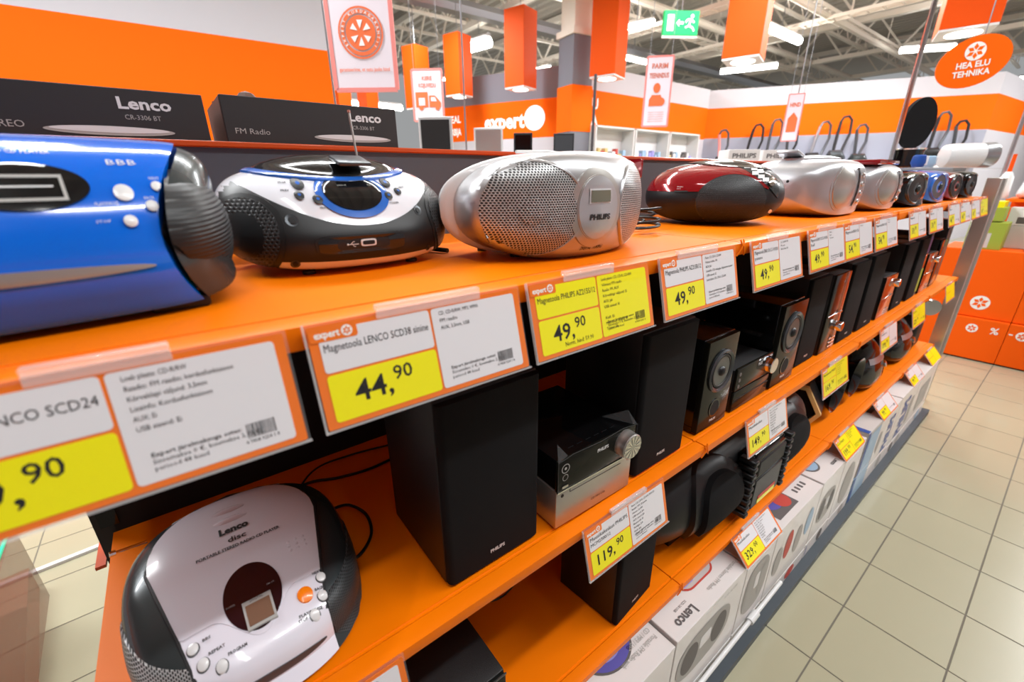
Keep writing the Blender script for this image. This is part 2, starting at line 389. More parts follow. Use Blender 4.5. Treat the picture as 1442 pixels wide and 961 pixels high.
for i, (x0, y0, x1, y1, z) in enumerate(((5, 4.5, 20, 4.5, 4.8), (9.2, -2, 9.2, 12, 4.42), (12.5, -2, 12.5, 12, 4.62), (4, 7.6, 20, 7.6, 4.9))):
    L = math.hypot(x1 - x0, y1 - y0); t = thing('cable_tray', 'pale open cable tray under the roof, ' + ('along the right aisle', 'crossing beyond the column', 'crossing far above the vacuum rack', 'along the back wall')[i], 'cable tray', (x0, y0, z), math.atan2(y1 - y0, x1 - x0), 'cable trays')
    for s in (-.14, .14): MB().box(0, L, s - .01, s + .01, 0, .07).build('side_rail', 'truss', t, smooth=0)
    r = MB()
    for k in range(int(L / .3)): r.box(k * .3, k * .3 + .03, -.13, .13, .0, .02)
    r.build('rungs', 'truss', t, smooth=0, kind='stuff')
    for k in range(1, int(L / 3)): MB().tube([(k * 3, 0, .05), (k * 3, 0, 6.1 - z)], .012, 4).build('hanger', 'truss', t)
# column
c = thing('square_column', 'dark grey square column with an orange band and cream top', 'column', (6.42, 6.15, 0), radians(-8))
MB().box(-.22, .22, -.22, .22, 0, 3.75).build('shaft', 'wallgrey', c, smooth=0)
MB().box(-.232, .232, -.232, .232, 2.22, 2.98).build('orange_band', 'wall_orange', c, smooth=0)
MB().box(-.26, .26, -.26, .26, 3.75, 3.85).build('collar', 'truss', c, smooth=0)
MB().box(-.2, .2, -.2, .2, 3.85, 6.1).build('upper_shaft', 'truss', c, smooth=0)

# ---- lamps ----
LAMP = P('downlight', (1, 1, 1, 1), .5, emis=(1, .98, .94, 1), es=6)
def box_lamp(x, y, z, s, h, label, rz=0.3):
    t = thing('pendant_lamp', label, 'lamp', (x, y, z), rz, 'orange box pendant lamps')
    MB().box(-s / 2, s / 2, -s / 2, s / 2, .03, h, .004, 1).build('shade', 'lamp_orange', t, smooth=0)
    MB().box(-s / 2 + .004, s / 2 - .004, -s / 2 + .004, s / 2 - .004, .005, .03).build('rim', 'silverwhite', t, smooth=0)
    MB().lathe([(s * .33, 0), (s * .33, .012)], 20).build('diffuser', LAMP, t)
    MB().tube([(0, 0, h), (0, 0, 6.15 - z)], .006, 5).build('cord', 'steel', t)
for a in ((5.84, 7.03, 3.0, .44, 1.28, 'orange box lamp hanging left of the grey column'), (5.3, 8.4, 3.0, .4, 1.1, 'orange box lamp crossed by the thin wire, second from the left of the big ones'),
          (6.47, 5.42, 3.0, .46, 1.9, 'tall orange box lamp in front of the column'), (7.22, 3.45, 3.0, .5, 1.8, 'tall orange box lamp right of the green exit sign'),
          (8.07, 1.2, 3.0, .52, 1.9, 'orange box lamp above the round orange sign'), (4.45, 8.6, 2.72, .36, 1.1, 'orange box lamp just behind the truck banner'),
          (3.75, 9.5, 2.3, .3, .9, 'small orange box lamp low under the stamp banner, right one'), (3.15, 9.4, 2.3, .3, .9, 'small orange box lamp low under the stamp banner, left one')):
    box_lamp(*a)
ti = 0
for (a, b, r) in (((6.64, 10.02), (6.76, 9.36), .12), ((8.52, 6.95), (8.73, 6.24), .06), ((10.24, 8.4), (11.44, 8.37), .06), ((10.67, 5.0), (12.69, 5.02), .08), ((14.22, 7.75), (14.8, 6.37), .07),
                  ((15.73, 3.8), (16.45, 2.9), .07), ((23.5, 2.4), (23.5, 1.4), .06), ((9.62, 11.6), (9.9, 10.7), .14), ((8.24, 14.4), (8.23, 13.7), .14), ((2.5, 10.4), (4.9, 10.4), .06)):
    z = 4.4 if ti < 9 else 3.0
    t = thing('tube_lamp', 'white tube lamp glowing under the roof, ' + ('above the wire crossed pendant', 'beside the tall column pendant', 'behind the person banner', 'right of the exit sign pendant, the largest', 'low right of the exit sign pendant', 'left of the round orange sign', 'far right past the round sign', 'between the column and the middle pendant', 'beside the truck banner pendant', 'below the stamp banner')[ti], 'lamp', (a[0], a[1], z), group='tube lamps')
    d = (b[0] - a[0], b[1] - a[1], 0)
    MB().tube([(0, 0, 0), d], r, 8).build('tube', 'tube', t)
    MB().tube([(0, 0, r), (d[0], d[1], r)], r * .7, 6).build('reflector', 'silverwhite', t)
    MB().tube([(d[0] / 2, d[1] / 2, r), (d[0] / 2, d[1] / 2, 6.15 - z)], .008, 4).build('hanger', 'steel', t); ti += 1

# ---- banners and signs ----
def frame_m(tl, tr, bl):
    tl, tr, bl = Vector(tl), Vector(tr), Vector(bl); ux = (tr - tl).normalized(); uz = (tl - bl).normalized(); uy = uz.cross(ux).normalized()
    m = Matrix((ux, uy, uz)).transposed().to_4x4(); return m, (tr - tl).length, (tl - bl).length
def emblem(mb, fn, r):
    """ring of petals, flat"""
    for k in range(6):
        a = k * pi / 3 + pi / 6; q = .62 if k % 3 else .7
        pts = [(0.12, 0), (.42, .2), (q + .12, 0), (.42, -.2)]
        mb.add([fn(r * (p[0] * cos(a) - p[1] * sin(a)), r * (p[0] * sin(a) + p[1] * cos(a))) for p in pts], [(0, 1, 2, 3)])
def ringmesh(mb, fn, r0, r1, n=40):
    mb.add([fn(r * cos(2 * pi * k / n), r * sin(2 * pi * k / n)) for r in (r0, r1) for k in range(n)], [(k, (k + 1) % n, n + (k + 1) % n, n + k) for k in range(n)])
def discmesh(mb, fn, r, n=32): mb.add([fn(r * cos(2 * pi * k / n), r * sin(2 * pi * k / n)) for k in range(n)], [tuple(range(n))])
def banner(name, label, cx, cy, w, h, yaw, ztop):
    """hanging double sided sheet; returns thing and front mapping (u right from the centre, v up from the bottom)"""
    t = thing(name, label, 'sign', (cx, cy, ztop - h), yaw)
    MB().box(-w / 2, w / 2, -.003, .003, 0, h).build('sheet', 'banner', t, smooth=0)
    e = MB(); k = .013 * w / .4
    for a in ((-w / 2 - k, -w / 2 + k, 0, h), (w / 2 - k, w / 2 + k, 0, h), (-w / 2, w / 2, -k, k), (-w / 2, w / 2, h - k, h + k)): e.box(a[0], a[1], -.006, .006, a[2], a[3])
    e.build('border', 'pink', t, smooth=0)
    for s in (-.42, .42): MB().tube([(s * w, 0, h), (s * w, 0, 6.1 - ztop + h)], .0025, 4).build('wire', 'steel', t)
    return t, (lambda u, v: (u, -.0075, v))
yw = radians(-38)
t, f = banner('hanging_banner', 'white hanging banner with a round orange stamp emblem above the black cartons', 1.075, 2.62, .38, .56, yw, 2.49)
b = MB(); g = lambda u, v: f(u, .3 + v)
ringmesh(b, g, .125, .135); ringmesh(b, g, .098, .118); 
for k in range(14): pass
discmesh(b, lambda u, v: (u, -.0072, .3 + v), .09)
text(b, 'KORDAGARANTII', .05, lambda u, v: f(u, .49 + v), .02, width=.3, al='c')
text(b, 'garanteerime, et ostu jaoks hind', .03, lambda u, v: f(u, .1 + v), .01, width=.31, al='c')
b.build('print', 'bannerink', t, smooth=0)
b = MB(); h_ = lambda u, v: (u, -.009, .3 + v)
for a in (.6, pi - .6, -.6, pi + .6, pi / 2, -pi / 2):
    c_, s_ = cos(a), sin(a); q = .062 if abs(s_) < .9 else .066
    b.add([h_(.02 * c_ - .002 * s_, .02 * s_), h_(q * c_ - .018 * s_, q * s_ + .018 * c_), h_(q * c_ + .018 * s_, q * s_ - .018 * c_)], [(0, 1, 2)])
for i, ch in enumerate('EXPERT KORDAGARANTII'):
    a = radians(215 - i * 13.4)
    if ch != ' ': text(b, ch, .022, lambda u, v: h_(.101 * cos(a) + u * cos(a - pi / 2) - v * sin(a - pi / 2), .101 * sin(a) + u * sin(a - pi / 2) + v * cos(a - pi / 2)), .02, al='c')
b.build('print', 'whiteink', t, smooth=0)
t, f = banner('hanging_banner', 'white hanging banner with an orange delivery van, behind the black cartons', 2.175, 3.9, .29, .44, radians(-40), 2.385)
b = MB(); text(b, 'KIIRE', .05, lambda u, v: f(u, .35 + v), .02, width=.1, al='c'); text(b, 'KOJUVEDU', .05, lambda u, v: f(u, .29 + v), .02, width=.17, al='c')
b.build('print', 'redink', t, smooth=0)
b = MB()
b.prism([(-.12, .12), (.0, .12), (.0, .25), (-.12, .25)], -.009, -.007); b.prism([(.012, .12), (.125, .12), (.125, .16), (.09, .2), (.07, .22), (.012, .22)], -.009, -.007)
for cx in (-.07, .09): b.prism(ell(cx, .115, .022, .022, 16), -.0105, -.0085)
b.build('print', 'bannerink', t, smooth=0)
b = MB(); b.prism([(-.09, .135), (-.03, .135), (-.03, .2), (-.09, .2)], -.012, -.0095); b.prism([(.03, .17), (.085, .17), (.07, .205), (.03, .205)], -.012, -.0095); b.build('print', 'banner', t, smooth=0)
t, f = banner('hanging_banner', 'white hanging banner with an orange person symbol under the exit sign', 3.96, 2.55, .24, .6, radians(-47), 2.48)
b = MB(); text(b, 'PARIM', .06, lambda u, v: f(u, .5 + v), .02, width=.15, al='c'); text(b, 'TEENINDUS', .06, lambda u, v: f(u, .42 + v), .02, width=.18, al='c')
for q in range(5): text(b, 'expert teenindus', .02, lambda u, v: f(u, .12 - q * .02 + v), 0, width=.15, al='c', res=1)
b.build('print', 'redink', t, smooth=0)
b = MB(); b.prism(ell(-.01, .335, .033, .042, 18), -.009, -.007); b.prism([(-.075, .18), (.055, .18), (.055, .23), (.03, .275), (-.05, .275), (-.075, .235)], -.009, -.007); b.prism(ell(.04, .215, .035, .035, 16), -.0105, -.009)
b.build('print', 'bannerink', t, smooth=0)
t, f = banner('hanging_banner', 'small narrow hanging banner in front of the vacuum hoses', 4.945, 1.675, .13, .41, radians(-60), 2.14)
b = MB(); text(b, 'HIND', .05, lambda u, v: f(u, .3 + v), .02, width=.09, al='c'); b.prism([(-.04, .08), (.04, .08), (.04, .2), (0, .25), (-.04, .2)], -.009, -.007); b.build('print', 'bannerink', t, smooth=0)
# oval sign
t = thing('round_sign', 'round orange hanging sign with white lettering at the right', 'sign', (4.587, .432, 2.138), radians(-60))
S_ = MB(); S_.prism(ell(0, 0, .20, .155, 40), -.005, .005, m=Matrix.Rotation(radians(-20), 4, 'Y')); S_.build('disc', 'wall_orange', t, smooth=0)
b = MB(); R_ = Matrix.Rotation(radians(-5), 4, 'Y')
f = lambda u, v: R_ @ Vector((u, -.0075, v))
discmesh(b, lambda u, v: f(u + .0, v + .062), .056)
text(b, 'HEA ELU', .052, lambda u, v: f(u - .0, v - .035), .03, width=.18, al='c'); text(b, 'TEHNIKA', .052, lambda u, v: f(u - .0, v - .088), .03, width=.2, al='c')
b.build('lettering', 'whiteink', t, smooth=0)
b = MB(); emblem(b, lambda u, v: R_ @ Vector((u, -.0085, v + .062)), .064); b.build('emblem', 'wall_orange', t, smooth=0)
MB().tube([(.02, 0, .15), (.02, 0, 3.9)], .004, 5).build('wire', 'steel', t)
# exit sign
t = thing('exit_sign', 'green lit exit sign with a running figure under the roof', 'sign', (6.16, 3.87, 3.26), radians(-33))
MB().box(-.25, .25, -.03, .03, 0, .29, .005, 1).build('case', 'exit', t, smooth=0)
MB().box(-.25, .25, -.02, .02, -.03, 0).build('lamp_strip', 'silverwhite', t, smooth=0)
b = MB(); f = lambda u, v: (u, -.033, v)
b.prism([(-.2, .05), (-.11, .05), (-.11, .24), (-.2, .24)], -.034, -.032)
b.prism([(-.07, .145), (-.03, .19), (-.03, .16), (.03, .16), (.03, .13), (-.03, .13), (-.03, .1)], -.034, -.032)
b.prism(ell(.15, .225, .022, .022, 12), -.034, -.032)
for a, c2 in (((.13, .19), (.11, .11)), ((.11, .11), (.06, .09)), ((.11, .11), (.16, .09)), ((.16, .09), (.19, .05)), ((.13, .19), (.18, .15)), ((.13, .19), (.08, .18)), ((.08, .18), (.06, .15))):
    b.tube([(a[0], -.033, a[1]), (c2[0], -.033, c2[1])], .013, 5)
b.build('running_figure', 'exitwhite', t, smooth=0)
MB().tube([(0, 0, .29), (0, 0, 2.8)], .01, 5).build('hanger', 'steel', t)
def pole(label, x, y, z0, z1, r, mt='steel', nm='hanging_wire', dx=0, dy=0):
    tag(MB().tube([(0, 0, z0), (dx, dy, z1)], r, 6).build(nm, mt, None), label, 'wire' if 'wire' in nm else 'pole').location = (x, y, 0)
pole('thin hanging wire crossing an orange pendant lamp, behind the silver radio', 1.14, 1.59, 1.3, 6.1, .004)
pole('thin hanging wire left of the stamp banner', .665, 2.0, 1.2, 6.1, .0045, dx=.02)
pole('thin hanging wire over the small narrow banner', 4.98, 1.68, 2.1, 6.1, .005)
pole('slim post standing in front of the square column', 4.1, 3.5, .0, 2.5, .018, 'gunmetal', 'metal_post')
pole('shiny metal pole rising beside the black oval disc', 2.92, .34, 1.4, 2.6, .011, 'chrome', 'metal_pole')
pole('slim metal pole rising above the end frame at the far right', 5.4, .17, 1.0, 2.3, .014, 'steel', 'metal_pole')

# ================= shelving =================
ZT, ZM, ZB = 1.291, .857, .448
JO = [-.28, .72, 1.72, 2.72, 3.40]
SHG = 'orange shelf boards'
g = thing('shelving_frame', 'dark gondola shelving frame carrying the orange shelves', 'shelving', (0, .5, 0))
for i, x in enumerate(JO):
    u = MB().box(x - .02, x + .02, -.024, .018, 0, 1.45).build('upright', 'black', g, smooth=0)
    if i == 0:
        s = MB()
        for k in range(16): s.box(x - .0225, x - .0205, -.012, .012, .8 + k * .04, .822 + k * .04)
        s.build('slot', 'blackback', u, smooth=0)
        s = MB()
        for k in range(3): s.box(x - .012, x + .012, -.0275, -.0255, .872 + k * .045, .9 + k * .045)
        s.build('slot', 'gloss', u, smooth=0)
for i in range(4):
    a, b = JO[i] + .004, JO[i + 1] - .004
    MB().box(a, b, -.025, -.015, 1.27, 1.45).build('back_panel', 'darkpanel', g, smooth=0)
    MB().box(a, b, -.025, -.015, .47, 1.27).build('back_panel', 'blackback', g, smooth=0)
    MB().box(a, b, -.025, -.015, .03, .44).build('back_panel', 'blackback', g, smooth=0)
MB().box(.74, .93, -.031, -.0265, .75, .835).build('back_panel', 'orange_back', g, smooth=0)
MB().box(JO[0] - .05, 2.0, -.032, .018, 1.45, 1.459, .002, 1).build('cap_rail', 'darkorange', g)
MB().box(JO[0], JO[-1], -.585, .0, .0, .033).build('plinth', 'kick', g, smooth=0)
MB().box(JO[0] - .004, JO[-1], -.02, .02, 1.225, 1.27).build('beam', 'black', g, smooth=0)
MB().box(JO[0] - .036, JO[0] - .0225, -.03, .45, .80, .806).build('side_rail', 'darkorange', g, smooth=0)
prof = [(.006, -.025), (.001, -.023), (-.0015, -.012), (-.001, -.002), (.003, -.0012), (.009, .0), (.0235, .0), (.0262, -.0022), (.0295, -.0022), (.031, -.0006), (.034, -.0006), (.034, -.02), (.016, -.02)]
names = [('top', ZT), ('middle', ZM), ('lower', ZB)]
for nm, zs in names:
    for i in range(4):
        a, b = JO[i], JO[i + 1] - .003
        lab = 'orange %s shelf board of the %s bay' % (nm, ('nearest', 'second', 'third', 'farthest')[i])
        t = thing('shelf_board', lab, 'shelf', (a, 0, zs), group=SHG); L = b - a
        MB().box(0, L, .0305, .474, -.02, -.0003).build('deck', 'orange', t, smooth=0)
        m = MB().prism(prof, .0, L - .0, 'x')
        m.build('front_lip', 'orange', t)
        # returned end of the folded lip
        for e, sx in ((0.0, 1), (L, -1)):
            MB().tube([(e + sx * .004, .0, .0045), (e + sx * .001, -.004, -.006), (e + sx * .007, -.003, -.017), (e + sx * .012, -.001, -.0235)], .0016, 5).build('lip_end', 'orange', t)
        if i: MB().box(-.004, -.0005, .02, .44, -.045, -.021).build('bracket', 'orange_back', t, smooth=0)
# price strip ends are part of each card holder below

# ================= price cards =================
def barcode(mb, fn, u0, v0, w, h, seed):
    r = random.Random(seed); u = 0
    while u < w:
        k = w * r.choice((.012, .02, .026)); mb.add([fn(u0 + u, v0), fn(u0 + u + k, v0), fn(u0 + u + k, v0 + h), fn(u0 + u, v0 + h)], [(0, 1, 2, 3)]); u += k + w * r.choice((.02, .034))
def price_card(x0, zs, label, euro, cents, title, lines, allyellow=False, tilt=(.022, .087), detail=2, logo=True, clip=(.25, .72), lw=.0022, note=None, blank=False, W=.221, swing=0, title2=None):
    """zs: shelf surface height; the card hangs from the lip and kicks outwards at the bottom"""
    t = thing('price_card', label, 'price card', (x0, -.0055, zs - .003), swing, 'price cards on the shelf edges')
    Hh = math.hypot(*tilt); dy, dz = tilt[0] / Hh, tilt[1] / Hh
    def fn(u, v, o=0): return (u, -(Hh - v) * dy - o * dz, -(Hh - v) * dz + o * dy)     # v measured up from the bottom edge
    def slab(nm, pts, o0, o1, mt):
        n = len(pts); mb = MB(); mb.add([fn(p[0], p[1], o0) for p in pts] + [fn(p[0], p[1], o1) for p in pts], [tuple(range(n)), tuple(range(n, 2 * n))[::-1]] + [(i, (i + 1) % n, n + (i + 1) % n, n + i) for i in range(n)])
        return mb.build(nm, mt, t, smooth=0)
    slab('backing', rrect(0, W, 0, Hh, .0015, 2), -.0006, .0006, 'cardorange')
    slab('sleeve', rrect(-.0025, W + .0025, -.0022, Hh + .004, .002, 2), -.0016, -.0008, 'film')
    slab('sleeve_edge', [(-.0028, -.0024), (W + .0028, -.0024), (W + .0028, -.0006), (-.0028, -.0006)], -.0012, .0018, 'clear')
    slab('sleeve_edge', [(-.0028, -.0024), (-.0012, -.0024), (-.0012, Hh + .003), (-.0028, Hh + .003)], -.0012, .0018, 'clear')
    wy = 'yellow' if allyellow else 'paper'
    mid = W * .505; sp = Hh * .53
    slab('title_panel', rrect(W * .035, mid - .0012, sp + .001, Hh * .95, .003, 3), .0007, .001, wy)
    slab('price_panel', rrect(W * .035, mid - .0012, Hh * .055, sp - .0012, .003, 3), .0007, .001, 'yellow')
    slab('info_panel', rrect(mid + .0012, W * .965, Hh * .055, Hh * .95, .003, 3), .0007, .001, wy)
    # holder strip gripping the lip
    a, b = W * clip[0], W * clip[1]
    MB().box(a, b, -.0035, .004, .0035, .0095, .001, 1).build('holder_strip', 'clear', t)
    MB().box(a, b, -.0028, -.0012, -.003, .004).build('holder_strip', 'clear', t, smooth=0)
    if logo:
        slab('logo_tab', rrect(.001, W * .185, Hh * .845, Hh * .985, .002, 2), .001, .0013, 'cardorange')
        lo = MB(); fo = lambda u, v: fn(u, v, .0015)
        text(lo, 'expert', .0085, lambda u, v: fo(W * .022 + u, Hh * .882 + v), .03, width=W * .095)
        discmesh(lo, lambda u, v: fo(W * .145 + u, Hh * .915 + v), .0048, 16); lo.build('logo', 'whiteink', t, smooth=0)
        le = MB(); emblem(le, lambda u, v: fn(W * .145 + u, Hh * .915 + v, .0017), .0052); le.build('logo', 'cardorange', t, smooth=0)
    if blank: return t
    ink = MB(); fi = lambda u, v: fn(u, v, .0013); r = detail
    text(ink, title, .0098, lambda u, v: fi(W * .045 + u, Hh * .74 + v), .0, width=min(W * .44, .0052 * len(title)), res=r)
    if title2: text(ink, title2, .0085, lambda u, v: fi(W * .045 + u, Hh * .63 + v), .0, width=.005 * len(title2), res=r)
    text(ink, euro + ',', .0275, lambda u, v: fi(W * .125 + u if len(euro) < 3 else W * .075 + u, Hh * .2 + v), .012, width=.0148 * len(euro) + .005, res=max(r, 1))
    text(ink, cents, .0185, lambda u, v: fi(W * (.29 if len(euro) < 3 else .32) + u, Hh * .315 + v), .008, width=.019, res=max(r, 1))
    if note: text(ink, note, .0078, lambda u, v: fi(W * .2 + u, Hh * .1 + v), 0, width=.05, res=1)
    y = .87
    for s in lines:
        if s: text(ink, s, .0052, lambda u, v: fi(W * .545 + u, Hh * y + v), 0, width=min(W * .4, lw * len(s)), res=1 if detail < 2 else 2)
        y -= .08 if detail > 1 else .075
    for q, s in enumerate(('Expert järelmaksuga ostes:', 'Sissemakse 0 €, kuumakse 2,73 €,', 'periood 48 kuud')):
        if detail > 0 or q == 0: text(ink, s, .0046, lambda u, v: fi(W * .56 + u, Hh * (.25 - q * .055) + v), .01 if q == 0 else 0, width=.0021 * len(s), res=1)
    barcode(ink, fi, W * .82, Hh * .17, W * .09, Hh * .125, int(abs(x0) * 1000))
    if detail > 1: text(ink, '4 7408 9254 1 8', .004, lambda u, v: fi(W * .81 + u, Hh * .125 + v), 0, width=W * .105, res=1)
    ink.build('lettering', 'ink', t, smooth=0)
    return t
L1 = ['Loeb plaate: CD-R/RW', 'Raadio: FM raadio; kordusfunktsioon', 'Kõrvaklapi väljund: 3,5mm', 'Lisainfo: Kordusfunktsioon', 'AUX: Ei', 'USB sisend: Ei']
L2 = ['CD, CD-R/RW, MP3, WMA', 'FM raadio', 'AUX, 3,5mm, USB']
L3 = ['Loeb plaate: CD, CD-R, CD-RW', 'Võimsus: FM raadio', 'Raadio: FM, AUX', 'Kõrvaklapi väljund: Ei', 'AUX: Jah', 'USB sisend: Ei', '', 'Kell: Ei', 'Mikrofoni sisend: Ei', 'Taimer: Ei']
L4 = ['Plaate: CD, CD-R, CD-RW', 'Võimsus kokku: 1W', 'AUX: Jah', 'Lisainfo: CD mängija, digitaalne tuuner', 'USB sisend: Ei', 'Loeb plaate: CD, CD-R, CD-RW']
price_card(-.262, ZT, 'large white and yellow price card nearest the camera, cut by the left edge', '39', '90', 'Magnetoola LENCO SCD24', L1, clip=(.35, .68), lw=.0018)
price_card(-.024, ZT, 'white and yellow 44,90 price card below the blue trimmed radio', '44', '90', 'Magnetoola LENCO SCD38 sinine', L2, clip=(.27, .77))
price_card(.212, ZT, 'all yellow 49,90 price card below the silver radio', '49', '90', 'Magnetoola PHILIPS AZ215S/12', L3, True, clip=(.25, .66), note='Norm. hind: 59.90')
price_card(.462, ZT, 'white and yellow 49,90 price card just left of the top shelf joint', '49', '90', 'Magnetoola PHILIPS AZ215R/12', L4, clip=(.2, .72))
price_card(.742, ZT, 'white and yellow 49,90 price card just right of the top shelf joint', '49', '90', 'Magnetoola ENIO DCC-U103S0', ['CD, CD-R/RW, MP3', 'FM raadio', 'AUX, 3,5mm, USB'], detail=1, clip=(.3, .7), title2='punane')
price_card(1.003, ZT, 'white and yellow 49,90 price card below the left end of the large silver radio', '49', '90', 'Magnetoola ENIO DCC-U103S0', ['Plaate:', 'Raadio', 'USB sisend'], detail=1, title2='hall')
price_card(1.221, ZT, 'white and yellow 54,90 price card, touching the 49,90 card on its left', '54', '90', 'Magnetoola ENIO U20', ['FM raadio'], detail=1)
price_card(1.464, ZT, 'yellow and white 54,90 price card below the second silver radio', '54', '90', 'Magnetoola ENIO U20', ['FM raadio', 'USB sisend'], detail=1)
price_card(1.825, ZT, 'small far price card below the glossy black speaker', '59', '90', 'Magnetoola', ['FM raadio'], detail=0)
price_card(2.097, ZT, 'small far price card below the grey waves of the next speaker', '59', '90', 'Magnetoola', ['FM raadio'], detail=0)
price_card(2.42, ZT, 'small far price card with a yellow left half below the dark blue radio', '64', '90', 'Magnetoola', ['FM raadio'], detail=0)
price_card(2.66, ZT, 'small far price card, third from the end of the top shelf', '64', '90', 'Magnetoola', ['FM raadio'], detail=0)
price_card(2.92, ZT, 'small far price card, second from the end of the top shelf', '69', '90', 'Magnetoola', ['FM raadio'], detail=0)
price_card(3.16, ZT, 'last price card at the far end of the top shelf', '69', '90', 'Magnetoola', ['FM raadio'], True, detail=0)
LM = ['Plaate: CD, CD-R, CD-RW, MP3-CD', 'Raadio: FM, 20 jaama', 'Võimsus: 2x10W', 'USB sisend: Jah', 'AUX sisend: Jah', 'Bluetooth: Ei', 'Puldiga: Jah', 'Kell: Jah', 'Taimer: Jah']
price_card(-.205, ZM, 'price card on the middle shelf edge, cut by the bottom edge of the photo', '99', '90', 'Muusikakeskus', LM, detail=1, clip=(.2, .7))
price_card(.335, ZM, 'white and yellow 119,90 price card below the silver micro system', '119', '90', 'Muusikakeskus PHILIPS', LM, clip=(.3, .75), title2='MCM2300/12')
price_card(.888, ZM, 'white and yellow 149,90 price card below the round cone speakers', '149', '90', 'Muusikakeskus', LM, detail=1, clip=(.3, .7))
price_card(1.358, ZM, 'all yellow price card hanging on the middle shelf just before its second joint', '169', '90', 'Muusikakeskus PHILIPS', LM[:6], True, detail=1)
price_card(1.93, ZM, 'small price card in front of the first dome shaped black player', '199', '90', 'Muusikakeskus', [], detail=0)
price_card(2.39, ZM, 'small yellowish price card in front of the second dome shaped black player', '229', '00', 'Muusikakeskus', [], True, detail=0)
price_card(3.05, ZM, 'plain orange card at the far end of the middle shelf', '0', '0', '', [], True, blank=True, logo=False)
tb_ = (.054, .06)
price_card(.962, ZB, 'white and yellow 329,00 price card tilted outwards over the white cartons', '329', '00', 'Muusikakeskus', LM[:8], tilt=tb_, detail=1)
price_card(1.74, ZB, 'all yellow price card tilted outwards on the lower shelf before the blue cartons', '199', '00', 'Kõlar PHILIPS', LM[:4], True, tilt=tb_, detail=1)
price_card(2.215, ZB, 'white card with a yellow corner tilted over the blue cartons', '99', '90', 'Kõlar', [], tilt=tb_, detail=0)
price_card(2.74, ZB, 'small white card on the lower shelf near the silver end frame', '99', '90', 'Kõlar', [], tilt=(.05, .06), detail=0)
price_card(3.15, ZB, 'last small card at the far end of the lower shelf', '0', '0', '', [], True, tilt=(.05, .06), blank=True, logo=False)

# ================= products =================
def barrel(prof, W, yc, zc, ey=3.0, ez=3.5, n=20, t0=-1, t1=1, sub=3, zmin=0):
    """housing: closed side profile (y, z) swept along x and closed towards both ends"""
    pts = []; L = len(prof)
    for i in range(L):
        p0, p1, p2, p3 = [Vector((*prof[(i + k - 1) % L], 0)) for k in range(4)]
        for s in range(sub):
            t = s / sub; pts.append(.5 * ((2 * p1) + (p2 - p0) * t + (2 * p0 - 5 * p1 + 4 * p2 - p3) * t * t + (3 * p1 - p0 - 3 * p2 + p3) * t ** 3))
    rs = []
    for i in range(n + 1):
        a = t0 + (t1 - t0) * i / n
        t = sin(a * pi / 2); t = max(-.9999, min(.9999, t))
        sy = max(.02, (1 - abs(t) ** ey) ** (1 / ey)); sz = max(.02, (1 - abs(t) ** ez) ** (1 / ez))
        rs.append([(t * W / 2, yc + (p.x - yc) * sy, max(zmin, zc + (p.y - zc) * sz)) for p in pts])
    return MB().rings(rs)
FR = lambda u, v: (u, -1, v)      # cast from the front
TP = lambda u, v: (u, v, 1)       # cast from above
RT = lambda u, v: (1, u, v)       # cast from the right
LF = lambda u, v: (-1, u, v)
dF, dT, dR, dL = (0, 1, 0), (0, 0, -1), (-1, 0, 0), (1, 0, 0)
def eltop(c, cv, a, b): return (lambda u: cv + b * sqrt(max(0, 1 - ((u - c) / a) ** 2))), (lambda u: cv - b * sqrt(max(0, 1 - ((u - c) / a) ** 2)))
def feet(t, pts, r=.008, h=.004, mt='rubber'):
    for x, y in pts: MB().lathe([(r, 0), (r, h)], 12, Matrix.Translation((x, y, 0))).build('foot', mt, t)

# ---- 1 blue radio ----
t1 = thing('boombox', 'glossy blue radio with ribbed dark speaker end, cut by the left edge of the photo', 'radio', (-.2, .176, ZT), radians(7))
pf = [(-.07, .004), (-.094, .018), (-.104, .045), (-.1, .07), (-.088, .095), (-.066, .12), (-.035, .139), (0, .148), (.04, .148), (.075, .138), (.095, .11), (.1, .07), (.095, .03), (.085, .004)]
def shear(mb):
    for v in mb.v:
        k = max(0, min(1, (abs(v.x) - .03) / .06)); v.x += (1 if v.x > 0 else -1) * 6 * (v.z - .065) ** 2 * k * k * (3 - 2 * k)
    return mb
b1 = shear(barrel(pf, .27, 0, .06, 3.6, 5, 30, -.46, .46)); bv1 = b1.bvh(); b1.build('shell', 'blue', t1)
for s in (-1, 1):
    c1 = shear(barrel(pf, .288, 0, .06, 3.6, 3.6, 14, *((.455, 1) if s > 0 else (-1, -.455)))); c1.build('end_cap', 'graphite', t1)
    mb = MB(); nu, nv = 26, 180; vs = []; fs = []
    for i in range(nu + 1):
        for j in range(nv + 1):
            z = .010 + .112 * j / nv; hw = .088 * sqrt(max(0, 1 - ((z - .068) / .0562) ** 2)) + .0005
            y = -.012 + hw * (-cos(pi * i / nu)); r2 = min(1, ((y + .012) / .0882) ** 2 + ((z - .066) / .0562) ** 2)
            x = .094 + 6 * (z - .065) ** 2 * .8 + .061 * (1 - r2) ** .5 + .0011 * sin((z + .006 * (y / .08) ** 2) * 2 * pi / .0037) * (1 - r2) ** .3
            vs.append((s * x, y, z))
    n = nv + 1
    fs = [(i * n + j, (i + 1) * n + j, (i + 1) * n + j + 1, i * n + j + 1) for i in range(nu) for j in range(nv)]
    mb.add(vs, fs).build('speaker_grille', 'rubber', t1, smooth=80)

